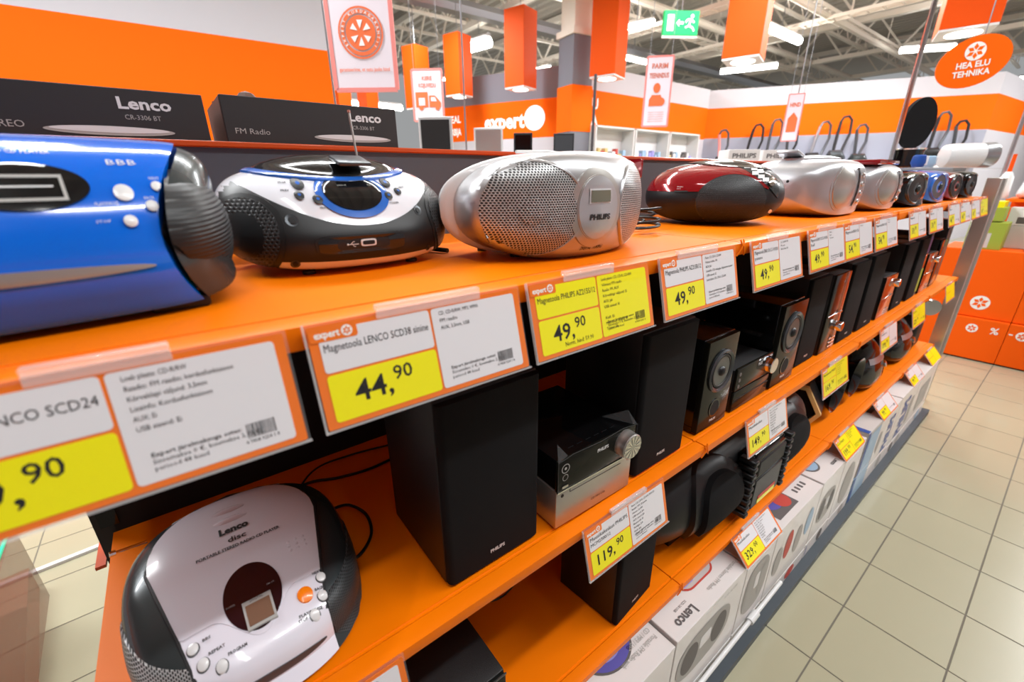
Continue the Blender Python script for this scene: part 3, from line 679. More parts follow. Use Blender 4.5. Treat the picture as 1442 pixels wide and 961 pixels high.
def AN(al):
    """oblique casting frame turned by al about z"""
    a = radians(al); d = (sin(a), cos(a), 0)
    return (lambda u, v: (u * cos(a) - d[0], -u * sin(a) - d[1], v)), d
def ctext(mb, bv, st, size, u0, v0, fr=None, d=None, off=.0016, **k):
    fr = fr or FR; d = d or dF; text(mb, st, size, lambda u, v: cast(bv, fr(u0 + u, v0 + v), d, off), **k)
disc(bv1, .02, .1085, .036, .0165, FR, dF, .001, .0006, 6, 48).build('display_window', 'winblack', t1)
m = MB()
for a in ((-.004, .042, .1145, .1165), (-.004, .042, .0985, .1005), (.04, .042, .0985, .1165), (-.006, -.004, .0985, .1165)):
    q = patch(bv1, lambda u: a[3], lambda u: a[2], a[0], a[1], FR, dF, .0028, 6, 2, .0); m.add(q.v, q.f)
m.build('display_frame', 'printgrey', t1, smooth=0)
patch(bv1, lambda u: .109, lambda u: .1078, -.02, .036, FR, dF, .0026, 6, 2, 0).build('display_digits', 'silverwhite', t1, smooth=0)
for (x, z, r) in ((.0745, .103, .0062), (.0975, .1074, .0038), (.0897, .0925, .0042), (.0727, .0819, .0044)):
    disc(bv1, x, z, r, r, FR, dF, .001, .0015, 3, 20, .0012).build('button', 'silverwhite', t1)
a_, b_ = (lambda u: .0465 + .0065 * sqrt(max(0, 1 - ((u + .06) / .14) ** 2))), (lambda u: .0465 - .0045 * sqrt(max(0, 1 - ((u + .06) / .14) ** 2)))
patch(bv1, a_, b_, -.115, .0799, FR, dF, .0014, 40, 4).build('silver_strip', 'alu', t1)
m = MB(); ctext(m, bv1, 'PLAY/PAUSE', .0035, .055, .094, width=.014, res=1); ctext(m, bv1, 'STOP', .003, .052, .0815, width=.009, res=1); ctext(m, bv1, 'NEXT', .003, .094, .1125, width=.007, res=1); ctext(m, bv1, 'BACK', .003, .086, .0975, width=.007, res=1)
ctext(m, bv1, 'PORTABLE STEREO RADIO CD PLAYER', .004, -.04, .132, width=.08, res=1); ctext(m, bv1, 'BBB', .006, .07, .124, width=.02, res=1)
m.build('lettering', 'silverwhite', t1, smooth=0)
B('rear_foot', 'rubber', t1, .07, .115, -.075, -.05, 0, .012, .003)
# ---- 2 white, black and blue radio ----
t2 = thing('boombox', 'white and black radio with blue trim and raised dark lid on the top shelf', 'radio', (.104, .268, ZT), 0)
pf = [(-.06, .004), (-.092, .016), (-.1, .04), (-.092, .06), (-.07, .089), (-.04, .111), (0, .125), (.04, .13), (.08, .124), (.1, .103), (.105, .065), (.1, .026), (.08, .004)]
b2 = barrel(pf, .298, .02, .062, 2.3, 3.4, 44); bv2 = b2.bvh(); b2.build('shell', 'whitegloss', t2)

seam2 = lambda u: min(.058 + 3.3 * u * u, .112)
patch(bv2, seam2, lambda u: .017 + .3 * u * u, -.15, .15, FR, dF, .0012, 60, 14).build('front_panel', 'rubber', t2)
for al in (1, -1):
    f_, d_ = AN(35 * al)
    disc(bv2, -.084 * al, .05, .053, .048, f_, d_, .0022, 0, 6, 48).build('speaker_rim', 'gunmetal' if 0 else 'rubber', t2)
    disc(bv2, -.084 * al, .05, .047, .043, f_, d_, .0034, 0, 6, 48, -.002).build('speaker_grille', 'grille_black', t2)
# blue trim: ring round the lid and round the display
def topring(bv, cx, cy, a, b, w, nm, mt, t, off=.002, n=64):
    mb = MB(); rs = []
    for k, o in ((1 + w, -.001), (1 + w, off * .7), (1 + w * .4, off), (1, off * .7), (1 - w * .3, -.001)):
        rs.append([cast(bv, (cx + a * k * cos(2 * pi * i / n), cy + b * k * sin(2 * pi * i / n), 1), dT, o) for i in range(n)])
    return mb.rings(rs, caps=False).build(nm, mt, t)
topring(bv2, -.004, .035, .096, .072, .12, 'blue_ring', 'bluetrim', t2, .004)
disc(bv2, -.004, .035, .097, .073, TP, dT, .003, 0, 7, 56, .012).build('disc_lid', 'winblack', t2)
q = MB().box(-.012, .03, -.05, -.006, .0, .005, .002, 2, m=Matrix.Translation((.0, .0, .139)) @ Matrix.Rotation(radians(14), 4, 'X')); q.build('lid_handle', 'gunmetal', t2)
dsp = lambda tt: 1.0
shp = lambda t: (1 if sin(t) < 0 else .55 + .45 * abs(cos(t)) ** .3)
disc(bv2, -.004, .096, .045, .029, FR, dF, .0022, 0, 6, 48, outline=shp).build('display_surround', 'bluetrim', t2)
disc(bv2, -.004, .0975, .036, .0215, FR, dF, .0036, 0, 6, 48, outline=shp).build('display_window', 'winblack', t2)
for (x, z, r) in ((-.0633, .1075, .0068), (-.067, .0945, .005), (-.049, .0895, .0052), (.046, .1075, .0062), (.0405, .0915, .005), (.0575, .0965, .0045)):
    bt = disc(bv2, x, z, r, r * .95, FR, dF, .0015, .002, 3, 22, .001).build('button', 'rubber', t2)
    disc(bv2, x, z + .0008, r * .35, r * .3, FR, dF, .0048, 0, 1, 10, skirt=-.003).build('button_mark', 'bluetrim', bt, smooth=0)
m = MB()
for st, x, z in (('STOP', -.083, .108), ('PREV', -.084, .099), ('PROG', -.05, .079), ('FUNCTION', .052, .1155), ('NEXT', .062, .1), ('FOLDER', .038, .0815)): ctext(m, bv2, st, .0032, x, z, width=.0022 * len(st), res=1, bold=.02)
m.build('lettering', 'ink', t2, smooth=0)
m = MB()
for st, x, z in (('RANDOM', -.02, .104), ('PLAY', .018, .104)): ctext(m, bv2, st, .0024, x, z, width=.0018 * len(st), res=1, off=.0045)
m.build('lettering', 'printgrey', t2, smooth=0)
pr_ = lambda t: (abs(cos(t)) ** 6 + abs(sin(t)) ** 6) ** (-1 / 6)
disc(bv2, -.01, .037, .056, .0125, FR, dF, .0022, 0, 4, 48, outline=pr_).build('port_bezel', 'rubber', t2)
disc(bv2, -.01, .037, .053, .0098, FR, dF, .0032, 0, 4, 48, -.0016, outline=pr_).build('port_panel', 'winblack', t2)
u_ = disc(bv2, -.006, .0385, .0095, .0042, FR, dF, .0036, .0008, 2, 24, outline=pr_).build('usb_port', 'silverwhite', t2)
disc(bv2, -.006, .0385, .0075, .0025, FR, dF, .0046, 0, 2, 24, outline=pr_, skirt=-.002).build('usb_hole', 'blackback', u_)
m = MB(); g_ = lambda x, z: cast(bv2, FR(x, z), dF, .0036)
m.tube([g_(-.031, .0375), g_(-.0185, .0375)], .0005, 4); m.tube([g_(-.028, .0375), g_(-.025, .0405), g_(-.023, .0405)], .0004, 4); m.tube([g_(-.026, .0375), g_(-.024, .0348), g_(-.022, .0348)], .0004, 4)
m.tube([g_(-.032, .0375), g_(-.0305, .0375)], .0012, 6); m.build('usb_symbol', 'silverwhite', t2, smooth=0)
for (x, z, r) in ((-.083, .0675, .0068), (.077, .0715, .006), (-.088, .017, .005), (.086, .02, .004)):
    s_ = disc(bv2, x, z, r, r, FR, dF, .0018, 0, 2, 18, -.001).build('screw_cup', 'gunmetal', t2)
    disc(bv2, x, z, r * .55, r * .55, FR, dF, .0026, 0, 2, 12, skirt=-.001).build('screw', 'black', s_)
MB().tube([(.034, .01, .122), (.033, .012, .14)], [.004, .0022], 8).build('antenna_base', 'chrome', t2)
a_ = MB().tube([(.033, .012, .14), (.030, .014, .196)], .0015, 8); a_.build('antenna', 'alu', t2)
MB().lathe([(.0001, 0), (.0022, .0008), (.0022, .0035), (.0001, .004)], 10, Matrix.Translation((.030, .014, .196))).build('antenna_tip', 'chrome', t2)
feet(t2, ((-.07, -.055), (.07, -.055), (-.08, .07), (.08, .07)), h=.004)
# ---- 3 silver radio ----
t3 = thing('boombox', 'large silver radio with a big round perforated grille and oval display', 'radio', (.412, .176, ZT), radians(5))
def pod2(W, y0, y1, Hh, e, g, gb, curve, back, z0=0, n=64, p=2.6, flat=.06):
    rs = []
    def ring(s, y, sc=1):
        r = []
        for k in range(n):
            cx, cz = sup(2 * pi * k / n, e); x = W / 2 * s * cx; z = Hh / 2 * s * cz; z = max(z, -Hh / 2 * (1 - flat)) + Hh / 2 * (1 - flat)
            wq = max(0, min(1, (y1 - y) / (y1 - y0))) ** .7
            r.append((x, y + curve * wq * (x / (W / 2)) ** 2, z + z0))
        return r
    for s in [.02, .2, .4, .6, .75, .86, .93, .97, .99, 1]: rs.append(ring(s, y0 + g * (1 - (1 - s ** p) ** (1 / p))))
    for q in (.25, .5, .75, 1): rs.append(ring(1 + (back - 1) * q, y0 + g + (y1 - gb - y0 - g) * q))
    for s in [.99, .95, .86, .7, .4, .02]: rs.append(ring(s * back, y1 - gb * (1 - s ** 2.5) ** (1 / 2.5) if False else y1 - gb + gb * (1 - s ** 2.5) ** (1 / 2.5)))
    return MB().rings(rs)
b3b = pod2(.39, -.03, .09, .1515, 2.5, .02, .05, .05, .9, .0005); b3b.build('rear_shell', 'silverwhite', t3)
b3 = pod2(.375, -.122, .03, .152, 2.5, .05, .02, .065, .96); bv3 = b3.bvh(); b3.build('front_shell', 'silverplastic', t3)

f3, d3_ = AN(12)
# left grille: circle clipped by the centre oval, right grille mirrored
def grille3(cx, sgn, a, b, nm):
    cz = .0705; fr, dd = (FR, dF)
    def pt(rf, t): 
        x = cx + a * rf * cos(t); lim = -.0 + sgn * .036
        return x, cz + b * rf * sin(t)
    rim = MB(); n = 72; rs = []
    for k, o in ((1.06, -.002), (1.06, .001), (1.03, .0035), (.99, .0035), (.97, .0)): rs.append([cast(bv3, FR(*pt(k, 2 * pi * i / n)), dF, o) for i in range(n)])
    rim.rings(rs, caps=False).build('grille_rim', 'silverplastic', t3)
    mb = disc(bv3, cx, cz, a * .99, b * .99, FR, dF, .0022, 0, 9, 64, .0035); return mb.build(nm, 'grille_silver', t3)
grille3(-.122, -1, .062, .062, 'speaker_grille'); grille3(.082, 1, .066, .062, 'speaker_grille')
disc(bv3, -.13, .0705, .016, .0165, FR, dF, .0062, 0, 4, 32, .002, skirt=-.005).build('tweeter_ring', 'grille_silver', t3)
disc(bv3, -.034, .0705, .047, .054, FR, dF, .0034, 0, 6, 56).build('centre_panel', 'alu', t3)
disc(bv3, -.034, .0715, .038, .044, FR, dF, .0044, 0, 6, 56).build('panel_rim', 'alu', t3)
disc(bv3, -.034, .0715, .0365, .0425, FR, dF, .0056, 0, 6, 56, .001).build('display_plate', 'silverlight', t3)
patch(bv3, lambda u: .097, lambda u: .0775, -.055, -.015, FR, dF, .0072, 8, 4).build('display_frame', 'paper', t3)
patch(bv3, lambda u: .095, lambda u: .0795, -.053, -.017, FR, dF, .0082, 8, 4).build('lcd_screen', 'lcd', t3)
m = MB(); ctext(m, bv3, 'PHILIPS', .0105, -.034, .056, off=.0074, bold=.035, width=.038, al='c'); m.build('logo', 'ink', t3, smooth=0)
m = MB(); ctext(m, bv3, 'DIGITAL TUNING', .0068, -.03, .0125, off=.0014, bold=.02, width=.044, al='c', italic=.25); m.build('lettering', 'ink', t3, smooth=0)
MB().tube([(-.05, .03, .150), (.02, .03, .1525), (.09, .04, .150)], .0025, 6).build('carry_handle', 'silverwhite', t3)
MB().prism(rrect(-.035, .02, .11, .141, .004, 3), .0, .004, 'x', m=Matrix.Translation((.165, -.03, 0)) @ Matrix.Rotation(radians(-12), 4, 'Z')).build('red_switch', 'redgloss', t3)
feet(t3, ((-.1, -.02), (.1, -.02), (-.1, .06), (.1, .06)), h=.01)
# ---- 4 red and black radio ----
t4 = thing('boombox', 'egg shaped dark red and black radio on the top shelf', 'radio', (1.02, .236, ZT), radians(-60))
pf = [(-.06, .003), (-.1, .018), (-.122, .05), (-.118, .085), (-.092, .118), (-.045, .14), (0, .147), (.05, .142), (.09, .122), (.115, .085), (.118, .05), (.095, .018), (.06, .003)]
b4 = barrel(pf, .322, 0, .066, 2.2, 2.3, 44); bv4 = b4.bvh(); b4.build('lower_shell', 'rubber', t4)
def rtop(u): return .1465 - 1.9 * max(0, abs(u + .02) - .03) ** 2 if u < -.02 else .1455 - 3.6 * max(0, u + .01) ** 2
def rbot(u): return .079 if u < -.0 else .079 + .027 * min(1, u / .03) - .022 * max(0, (u - .05) / .065)
patch(bv4, rtop, lambda u: min(rbot(u), rtop(u) - .0004), -.1555, .116, FR, dF, .0014, 90, 16).build('red_shell', 'redgloss', t4)
patch(bv4, rtop, lambda u: .079, -.12, .12, (lambda u, v: (-u, 1, v)), (0, -1, 0), .0014, 60, 10).build('red_shell', 'redgloss', t4)
disc(bv4, .04, .058, .074, .057, FR, dF, .0028, 0, 8, 56, .0015).build('speaker_grille', 'grille_small', t4)
disc(bv4, .04, .058, .0755, .0585, FR, dF, .0018, 0, 8, 56).build('grille_surround', 'graphite', t4)
disc(bv4, .03, .02, .1, .085, TP, dT, .002, 0, 6, 48, .002).build('disc_lid', 'winblack', t4)
patch(bv4, lambda u: .138 - 3.0 * max(0, u - .03) ** 2, lambda u: rtop(u) - .001, .05, .14, FR, dF, .0022, 20, 6).build('control_panel', 'graphite', t4)
for x, z in ((.068, .1335), (.083, .1285), (.096, .1225), (.085, .1185), (.098, .111), (.108, .1045)):
    patch(bv4, lambda u: z + .004, lambda u: z - .004, x - .0075, x + .0065, FR, dF, .0045, 4, 3, -.001).build('button', 'silverwhite', t4)
disc(bv4, .122, .1, .008, .009, FR, dF, .005, .003, 3, 20, .002).build('tuning_knob', 'chrome', t4)
disc(bv4, .13, .034, .0045, .0045, FR, dF, .002, 0, 2, 14).build('headphone_jack', 'chrome', t4)
patch(bv4, lambda u: .081, lambda u: .0775, -.085, -.055, FR, dF, .0022, 6, 2).build('microphone_slot', 'black', t4)
m = MB(); ctext(m, bv4, 'CD RADIO', .004, -.08, .088, width=.014, res=1, off=.002); ctext(m, bv4, 'BASS', .003, -.08, .084, width=.009, res=1, off=.002); m.build('lettering', 'silverwhite', t4, smooth=0)
# ---- 5, 6 silver radios ----
def silver_radio(x, y, W, D, Hh, label, top):
    t = thing('boombox', label, 'radio', (x, y, ZT), 0)
    pf = [(-D / 2 + .03, .003), (-D / 2 + .004, .02), (-D / 2 - .004, Hh * .5), (-D / 2 + .006, Hh * .85), (-D / 2 + .04, Hh * .98), (0, Hh), (D / 2 - .04, Hh * .98), (D / 2 - .01, Hh * .8), (D / 2, Hh * .4), (D / 2 - .01, .004)]
    b = barrel(pf, W, 0, Hh * .45, 3.0, 3.2, 44); bv = b.bvh(); b.build('shell', 'silverlight', t)
    cx, cz, r = -W * .2, Hh * .5, Hh * .35
    disc(bv, cx, cz, r * 1.12, r * 1.12, FR, dF, .0012, 0, 5, 44).build('speaker_frame', 'silverplastic', t)
    disc(bv, cx, cz, r, r, FR, dF, .003, 0, 5, 36, .006).build('speaker_grille', 'alu', t)
    cx2 = W * .34
    a_, b_ = (lambda u: Hh * .84), (lambda u: Hh * .18)
    pb = patch(bv, a_, b_, W * .02, W * .15, FR, dF, .004, 6, 10); pb.build('control_strip', 'silverplastic', t)
    for q in range(4): disc(bv, W * .085, Hh * (.26 + q * .15), .007, .007, FR, dF, .007, 0, 2, 12, .002).build('button', 'chrome', t)
    disc(bv, 0, 0, W * .2, D * .3, TP, dT, .004, 0, 4, 32, .008).build('disc_lid', 'silverlight', t)
    disc(bv, -.02, Hh * .62, .004, .004, LF, dL, .0006, 0, 1, 10).build('socket', 'blackback', t)
    return t, bv
t5, bv5 = silver_radio(1.485, .195, .36, .26, .157, 'large plain silver radio right of the red one, with a round silver speaker', 'chrome')
MB().box(-.06, .05, -.03, .03, .005, .014, .003, 2, m=Matrix.Translation((-.04, .03, .155)) @ Matrix.Rotation(radians(14), 4, 'Y')).build('raised_lid', 'silverplastic', t5)
t6, bv6 = silver_radio(1.83, .17, .28, .24, .148, 'smaller silver radio with a dark red top, behind the large plain silver one', 'redgloss')
MB().box(-.11, .11, -.09, .09, .002, .018, .006, 2, m=Matrix.Translation((0, 0, .141))).build('red_lid', 'redgloss', t6)
# ---- 7..10 far speakers ----
def far_radio(x, y, W, D, Hh, label, m1, m2, m3, rz=0, nm='boombox'):
    Hh = min(Hh, .13)
    t = thing(nm, label, 'radio', (x, y, ZT), rz)
    pf = [(-D / 2 + .02, .003), (-D / 2, .02), (-D / 2, Hh * .7), (-D / 2 + .02, Hh * .95), (0, Hh), (D / 2 - .02, Hh * .95), (D / 2, Hh * .6), (D / 2 - .01, .003)]
    b = barrel(pf, W, 0, Hh * .5, 3.2, 3, 24); bv = b.bvh(); b.build('shell', m1, t)
    disc(bv, -W * .2, Hh * .5, W * .17, Hh * .34, FR, dF, .003, 0, 4, 30, -.004).build('speaker_cone', m2, t)
    rb = MB(); rb.add([cast(bv, (-W * .2 + W * .19 * k * cos(a * pi / 15), -1, Hh * .5 + Hh * .39 * k * sin(a * pi / 15)), dF, o) for k, o in ((.92, .004), (1, .006), (1.06, .001)) for a in range(30)],
                      [(j * 30 + i, j * 30 + (i + 1) % 30, (j + 1) * 30 + (i + 1) % 30, (j + 1) * 30 + i) for j in range(2) for i in range(30)])
    rb.build('speaker_ring', 'graphite' if m3 == 'chrome' else m3, t)
    disc(bv, -W * .2, Hh * .5, .012, .012, FR, dF, .004, 0, 3, 16, .005).build('dust_cap', 'graphite', t)
    patch(bv, lambda u: Hh * .94, lambda u: Hh * .8, -W * .4, W * .4, FR, dF, .002, 16, 3).build('top_trim', m3, t)
    return t
far_radio(2.15, .17, .33, .26, .128, 'glossy black radio with a dark speaker cone, next to the small silver one', 'gloss', 'black', 'chrome')
far_radio(2.5, .16, .34, .24, .13, 'dark blue glossy radio with a grey rounded front, near the far end', 'bluetrim', 'gunmetal', 'bluetrim')
far_radio(2.83, .15, .26, .22, .125, 'dark red glossy radio, second from the far end of the top shelf', 'redgloss', 'black', 'chrome')
far_radio(3.2, .16, .28, .24, .135, 'round glossy black speaker at the far end of the top shelf', 'gloss', 'gloss', 'gloss')

# ---- white radio on the middle shelf ----
t7 = thing('boombox', 'white radio with grey grille ends and round dark display, lying on the middle shelf', 'radio', (-.112, .152, ZM), radians(1))
pf = [(-.1, .004), (-.108, .02), (-.106, .045), (-.094, .06), (-.06, .076), (0, .093), (.05, .104), (.11, .108), (.148, .1), (.16, .07), (.158, .03), (.15, .004)]
b7 = barrel(pf, .25, .02, .05, 2.6, 4.5, 44); bv7 = b7.bvh(); b7.build('base_shell', 'graphite', t7)


pfw = [(y - .0012 if y < .1 else y, z + .0012) for y, z in pf]
bw = barrel(pfw, .25, .02, .05, 2.6, 4.5, 20, -.36, .36); bw.build('front_shell', 'lencowhite', t7)
def lt7(u): return .05 + .098 * sqrt(max(0, 1 - (u / .0955) ** 2))
def lb7(u):
    a = abs(u)
    if a < .045: return -.05 - .035 * (1 + cos(pi * min(1, a / .045))) / 2
    if a < .073: return -.05
    return -.05 + .1 * (a - .073) / .0225
def lb7b(u):
    a = abs(u); return -.095 if a < .064 else (-.095 + .045 * (a - .064) / .009 if a < .073 else -.05 + .1 * (a - .073) / .0225)
patch(bv7, lt7, lb7b, -.0955, .0955, TP, dT, .0016, 60, 24).build('top_shell', 'lencowhite', t7)
patch(bv7, lt7, lb7, -.0945, .0945, TP, dT, .0026, 60, 24).build('disc_lid', 'lencowhite', t7)
# dark seams beside the lid
for s in (-1, 1):
    m = MB().tube([cast(bv7, TP(s * x, y), dT, .001) for x, y in ((.0, .1495), (.04, .142), (.07, .12), (.09, .085), (.0965, .05), (.088, .01), (.075, -.045), (.066, -.09))], .0022, 6); m.build('seam_trim', 'black', t7)
    a_ = lambda u: .078 - 9 * (u - .03) ** 2
    b_ = lambda u: .012 + 1 * (u - .0) ** 2
    wv = None
    patch(bv7, (lambda u: .074 + .012 * min(0, u) / .1 if u < .0 else .074 - 6 * u * u), (lambda u: .012), -.098, .095, LF if s < 0 else RT, dL if s < 0 else dR, .0022, 30, 14).build('speaker_grille', 'grille_lenco' if s < 0 else 'grille_lencoR', t7)
disc(bv7, 0, -.04, .03, .04, TP, dT, .0036, 0, 6, 48, .0008).build('display_window', 'win', t7)
def tb7(x0, x1, y0, y1, off, nm, mt): return patch(bv7, lambda u: y1, lambda u: y0, x0, x1, TP, dT, off, 6, 4, -off + .003).build(nm, mt, t7, smooth=0)
tb7(-.013, .017, -.078, -.047, .0054, 'display_frame', 'printgrey'); tb7(-.0105, .0145, -.075, -.0525, .006, 'lcd_screen', 'lcdorange')
m = MB(); ctext(m, bv7, 'Lenco', .015, -.002, .058, TP, dT, .0034, bold=.05, width=.034, al='c'); 
ctext(m, bv7, 'PORTABLE STEREO RADIO CD PLAYER', .0062, 0, .031, TP, dT, .0034, bold=.03, width=.094, al='c')
for x in (-.0055,): ctext(m, bv7, 'disc', .0115, -.001, .0415, TP, dT, .0034, bold=.02, width=.021, al='c')
for st, x, y in (('PLAY/PAUSE', .036, -.09), ('NEXT', .063, -.052), ('BACK', .06, -.071), ('BBS', -.054, -.063), ('REPEAT', -.051, -.078), ('PROGRAM', -.035, -.088), ('STOP', .034, -.094)): ctext(m, bv7, st, .0042, x, y, TP, dT, .0034, bold=.02, width=.0026 * len(st), res=1)
m.build('lettering', 'ink', t7, smooth=0)
m = MB(); ctext(m, bv7, 'DIGITAL', .0035, .002, -.0505, TP, dT, .0064, width=.014, al='c', res=1); m.build('lettering', 'ink', t7, smooth=0)
m = MB(); ctext(m, bv7, 'POWER', .003, -.028, -.045, TP, dT, .0052, width=.009, res=1); ctext(m, bv7, 'FM ST.', .003, .015, -.04, TP, dT, .0052, width=.009, res=1); m.build('lettering', 'printgrey', t7, smooth=0)
for y in (.083, .104): disc(bv7, -.003, y, .02, .0055, TP, dT, .003, 0, 4, 28, .003).build('finger_grip', 'lencowhite', t7)
for q in range(3):
    for p in range(3): disc(bv7, .05 + p * .009, -.008 + q * .0065, .0022, .0018, TP, dT, .003, 0, 2, 10, .0008).build('bump', 'lencowhite', t7)
disc(bv7, .049, -.0695, .0085, .0085, TP, dT, .003, .001, 4, 28, .002).build('play_button', 'orangebtn', t7)
for x, y in ((.071, -.058), (.066, -.078), (.052, -.0925), (-.063, -.064), (-.057, -.082), (-.042, -.0925)):
    r_ = disc(bv7, x, y, .0062, .0062, TP, dT, .0026, 0, 2, 20).build('button_rim', 'gunmetal', t7)
    disc(bv7, x, y, .0052, .0052, TP, dT, .003, .001, 3, 20, .0012, skirt=-.001).build('button', 'silverwhite', r_)
a_, b_ = eltop(.0, .03, .058, .0055)
patch(bw.bvh(), a_, b_, -.0579, .0579, FR, dF, .001, 30, 4).build('front_slot', 'gunmetal', t7)
MB().tube([(-.09, .125, .085), (-.06, .145, .09), (.0, .158, .093), (.06, .145, .09), (.09, .125, .085)], .006, 8).build('carry_handle', 'black', t7)
MB().tube([(-.095, .12, .1), (-.125, .115, .105)], .0018, 6).build('antenna', 'chrome', t7); MB().tube([(-.125, .115, .105), (-.131, .114, .106)], .0035, 8).build('antenna_tip', 'chrome', t7)
# ---- box shaped speakers ----
SPK = 'bookshelf speakers on the middle shelf'
def speaker(x0, x1, y0, y1, zs, z1, label, front='cloth', body='blackwood', logo=None, r=.012, rz=0, group=SPK, hf=True):
    t = thing('bookshelf_speaker', label, 'speaker', ((x0 + x1) / 2, y0, zs), rz, group)
    W = (x1 - x0) / 2; D = y1 - y0; h = z1 - zs
    MB().box(-W, W, .012, D, .003, h, .002, 2).build('cabinet', body, t, smooth=30)
    MB().prism(rrect(-W + .001, W - .001, .0, .0125 + r * .3, r * .45, 4), .006, h - .003, 'z').build('front_baffle', front, t, smooth=30)
    for sx in (-1, 1): MB().lathe([(.006, 0), (.006, .006)], 10, Matrix.Translation((sx * (W - .014), .02, 0))).build('foot', 'rubber', t)
    if logo:
        m = MB(); text(m, logo, .0085, lambda u, v: (u, -.0006, h * .085 + v), .03, width=.026, al='c'); m.build('logo', 'silverwhite', t, smooth=0)
    return t, W, h
speaker(.107, .272, .034, .22, ZM, 1.152, 'tall matt black speaker nearest the camera, left of the silver micro system', logo='PHILIPS', r=.02)
speaker(.505, .669, .026, .22, ZM, 1.152, 'matt black speaker right of the silver micro system', logo='PHILIPS', r=.02)
speaker(1.30, 1.445, .05, .22, ZM, 1.13, 'matt black speaker right of the second cone speaker', logo='PHILIPS')
speaker(1.63, 1.79, .045, .22, ZM, 1.135, 'matt black speaker right of the tall glossy micro system', logo='PHILIPS')
speaker(1.83, 2.0, .045, .22, ZM, 1.14, 'black speaker left of the orange reflecting unit', logo='PHILIPS')
speaker(2.26, 2.42, .045, .22, ZM, 1.14, 'black speaker right of the orange reflecting unit', logo='PHILIPS')
speaker(2.5, 2.64, .045, .22, ZM, 1.14, 'far dark speaker with a coloured front strip, near the far end')
speaker(2.93, 3.05, .045, .22, ZM, 1.1, 'last dark speaker on the middle shelf', front='gloss')
speaker(.503, .655, .036, .2, ZB, .742, 'matt black speaker on the lower shelf, behind the 119,90 card', logo='PHILIPS', rz=radians(6), group='speakers on the lower shelf')
def ringlathe(t, nm, prof, x, z, y, mt, n=36):
    m = Matrix.Translation((x, y, z)) @ Matrix.Rotation(radians(90), 4, 'X'); return MB().lathe(prof, n, m, caps=True).build(nm, mt, t)
def cone_speaker(x0, x1, z1, label):
    t, W, h = speaker(x0, x1, .034, .24, ZM, z1, label, front='gloss_olive', body='gloss', logo='PHILIPS', r=.004)
    zc = h * .64; R = W * .78
    ringlathe(t, 'cone_ring', [(R, -.001), (R * 1.02, .004), (R * .95, .007), (R * .84, .004), (R * .82, -.001)], 0, zc, 0, 'gunmetal')
    ringlathe(t, 'surround', [(R * .82, 0), (R * .78, .004), (R * .7, .004), (R * .66, .001)], 0, zc, -.0005, 'black')
    ringlathe(t, 'cone', [(R * .68, .002), (R * .25, -.0005), (.0001, -.0005)], 0, zc, -.0012, 'gunmetal')
    ringlathe(t, 'dust_cap', [(R * .25, .0), (R * .2, .006), (R * .1, .009), (.0001, .0095)], 0, zc, -.0012, 'rubber')
    ringlathe(t, 'bass_port', [(W * .36, -.001), (W * .36, .0015), (W * .3, .0015)], 0, h * .23, 0, 'gloss')
    ringlathe(t, 'port_hole', [(W * .29, .0016), (.0001, .0017)], 0, h * .23, 0, 'blackback')
    return t
cone_speaker(.735, .862, 1.083, 'glossy speaker with a round grey cone and bass port, left of the glossy black unit')
cone_speaker(1.095, 1.24, 1.095, 'glossy speaker with a round grey cone, right of the glossy black unit')
# ---- micro systems ----
def knob(t, x, z, y, r, dpt, mt='alu', nm='volume_knob'):
    k = ringlathe(t, nm, [(r * 1.04, -.001), (r * 1.04, dpt * .3), (r, dpt * .4), (r, dpt * .92), (r * .93, dpt), (.0001, dpt)], x, z, y, mt, 40); return k
t = thing('micro_system', 'silver and black micro system with a big metal volume knob', 'stereo', (.39, .022, ZM), radians(-1))
MB().box(-.092, .092, .0, .2, .004, .078, .002, 2).build('lower_body', 'alu', t, smooth=30)
MB().box(-.09, .09, .002, .2, .0785, .135, .002, 2).build('upper_body', 'gloss', t, smooth=30)
MB().box(-.0925, .0925, -.003, .004, .079, .1365, .002, 2).build('display_panel', 'gloss_olive', t, smooth=30)
MB().box(-.0925, .0925, -.0036, -.001, .0765, .0792).build('silver_edge', 'chrome', t, smooth=0)
MB().box(-.062, .062, -.0008, .0005, .066, .0665).build('tray_seam', 'black', t, smooth=0); MB().box(-.0625, -.062, -.0008, .0005, .066, .078).build('tray_seam', 'black', t, smooth=0)
k = knob(t, .062, .112, -.003, .0235, .02)
kk = MB()
for q in range(12):
    a = q * pi / 6; kk.add([(.062, -.0236, .112), (.062 + .0215 * cos(a), -.0236, .112 + .0215 * sin(a)), (.062 + .0215 * cos(a + .26), -.0236, .112 + .0215 * sin(a + .26))], [(0, 1, 2)])
kk.build('knob_face', 'chrome', k, smooth=0)
m = MB(); text(m, 'PHILIPS', .0088, lambda u, v: (.008 + u, -.0036, .119 + v), .03, width=.027, al='c'); m.build('logo', 'silverwhite', t, smooth=0)
for (x, z, r) in ((-.077, .12, .0085), (-.077, .103, .006)):
    m = MB(); ringmesh(m, lambda u, v: (x + u, -.0036, z + v), r * .85, r, 24); 
    if r > .007: discmesh(m, lambda u, v: (x + u, -.0036, z + v), r * .3, 12)
    m.build('button', 'printgrey', t, smooth=0)
MB().box(-.084, -.071, -.005, -.003, .084, .0885, .0005, 1).build('usb_port', 'chrome', t, smooth=0)
ringlathe(t, 'headphone_jack', [(.0032, -.001), (.0032, .0006), (.0001, .0006)], -.079, .066, 0, 'black', 14)
ringlathe(t, 'eject_button', [(.0028, -.001), (.0028, .0006), (.0001, .0006)], .082, .066, 0, 'printgrey', 14)
m = MB()
for q in range(6): x_ = -.052 + q * .02; m.add([(x_, .018, .1352), (x_ + .012, .018, .1352), (x_ + .012, .0195, .1352), (x_, .0195, .1352)], [(0, 1, 2, 3)])
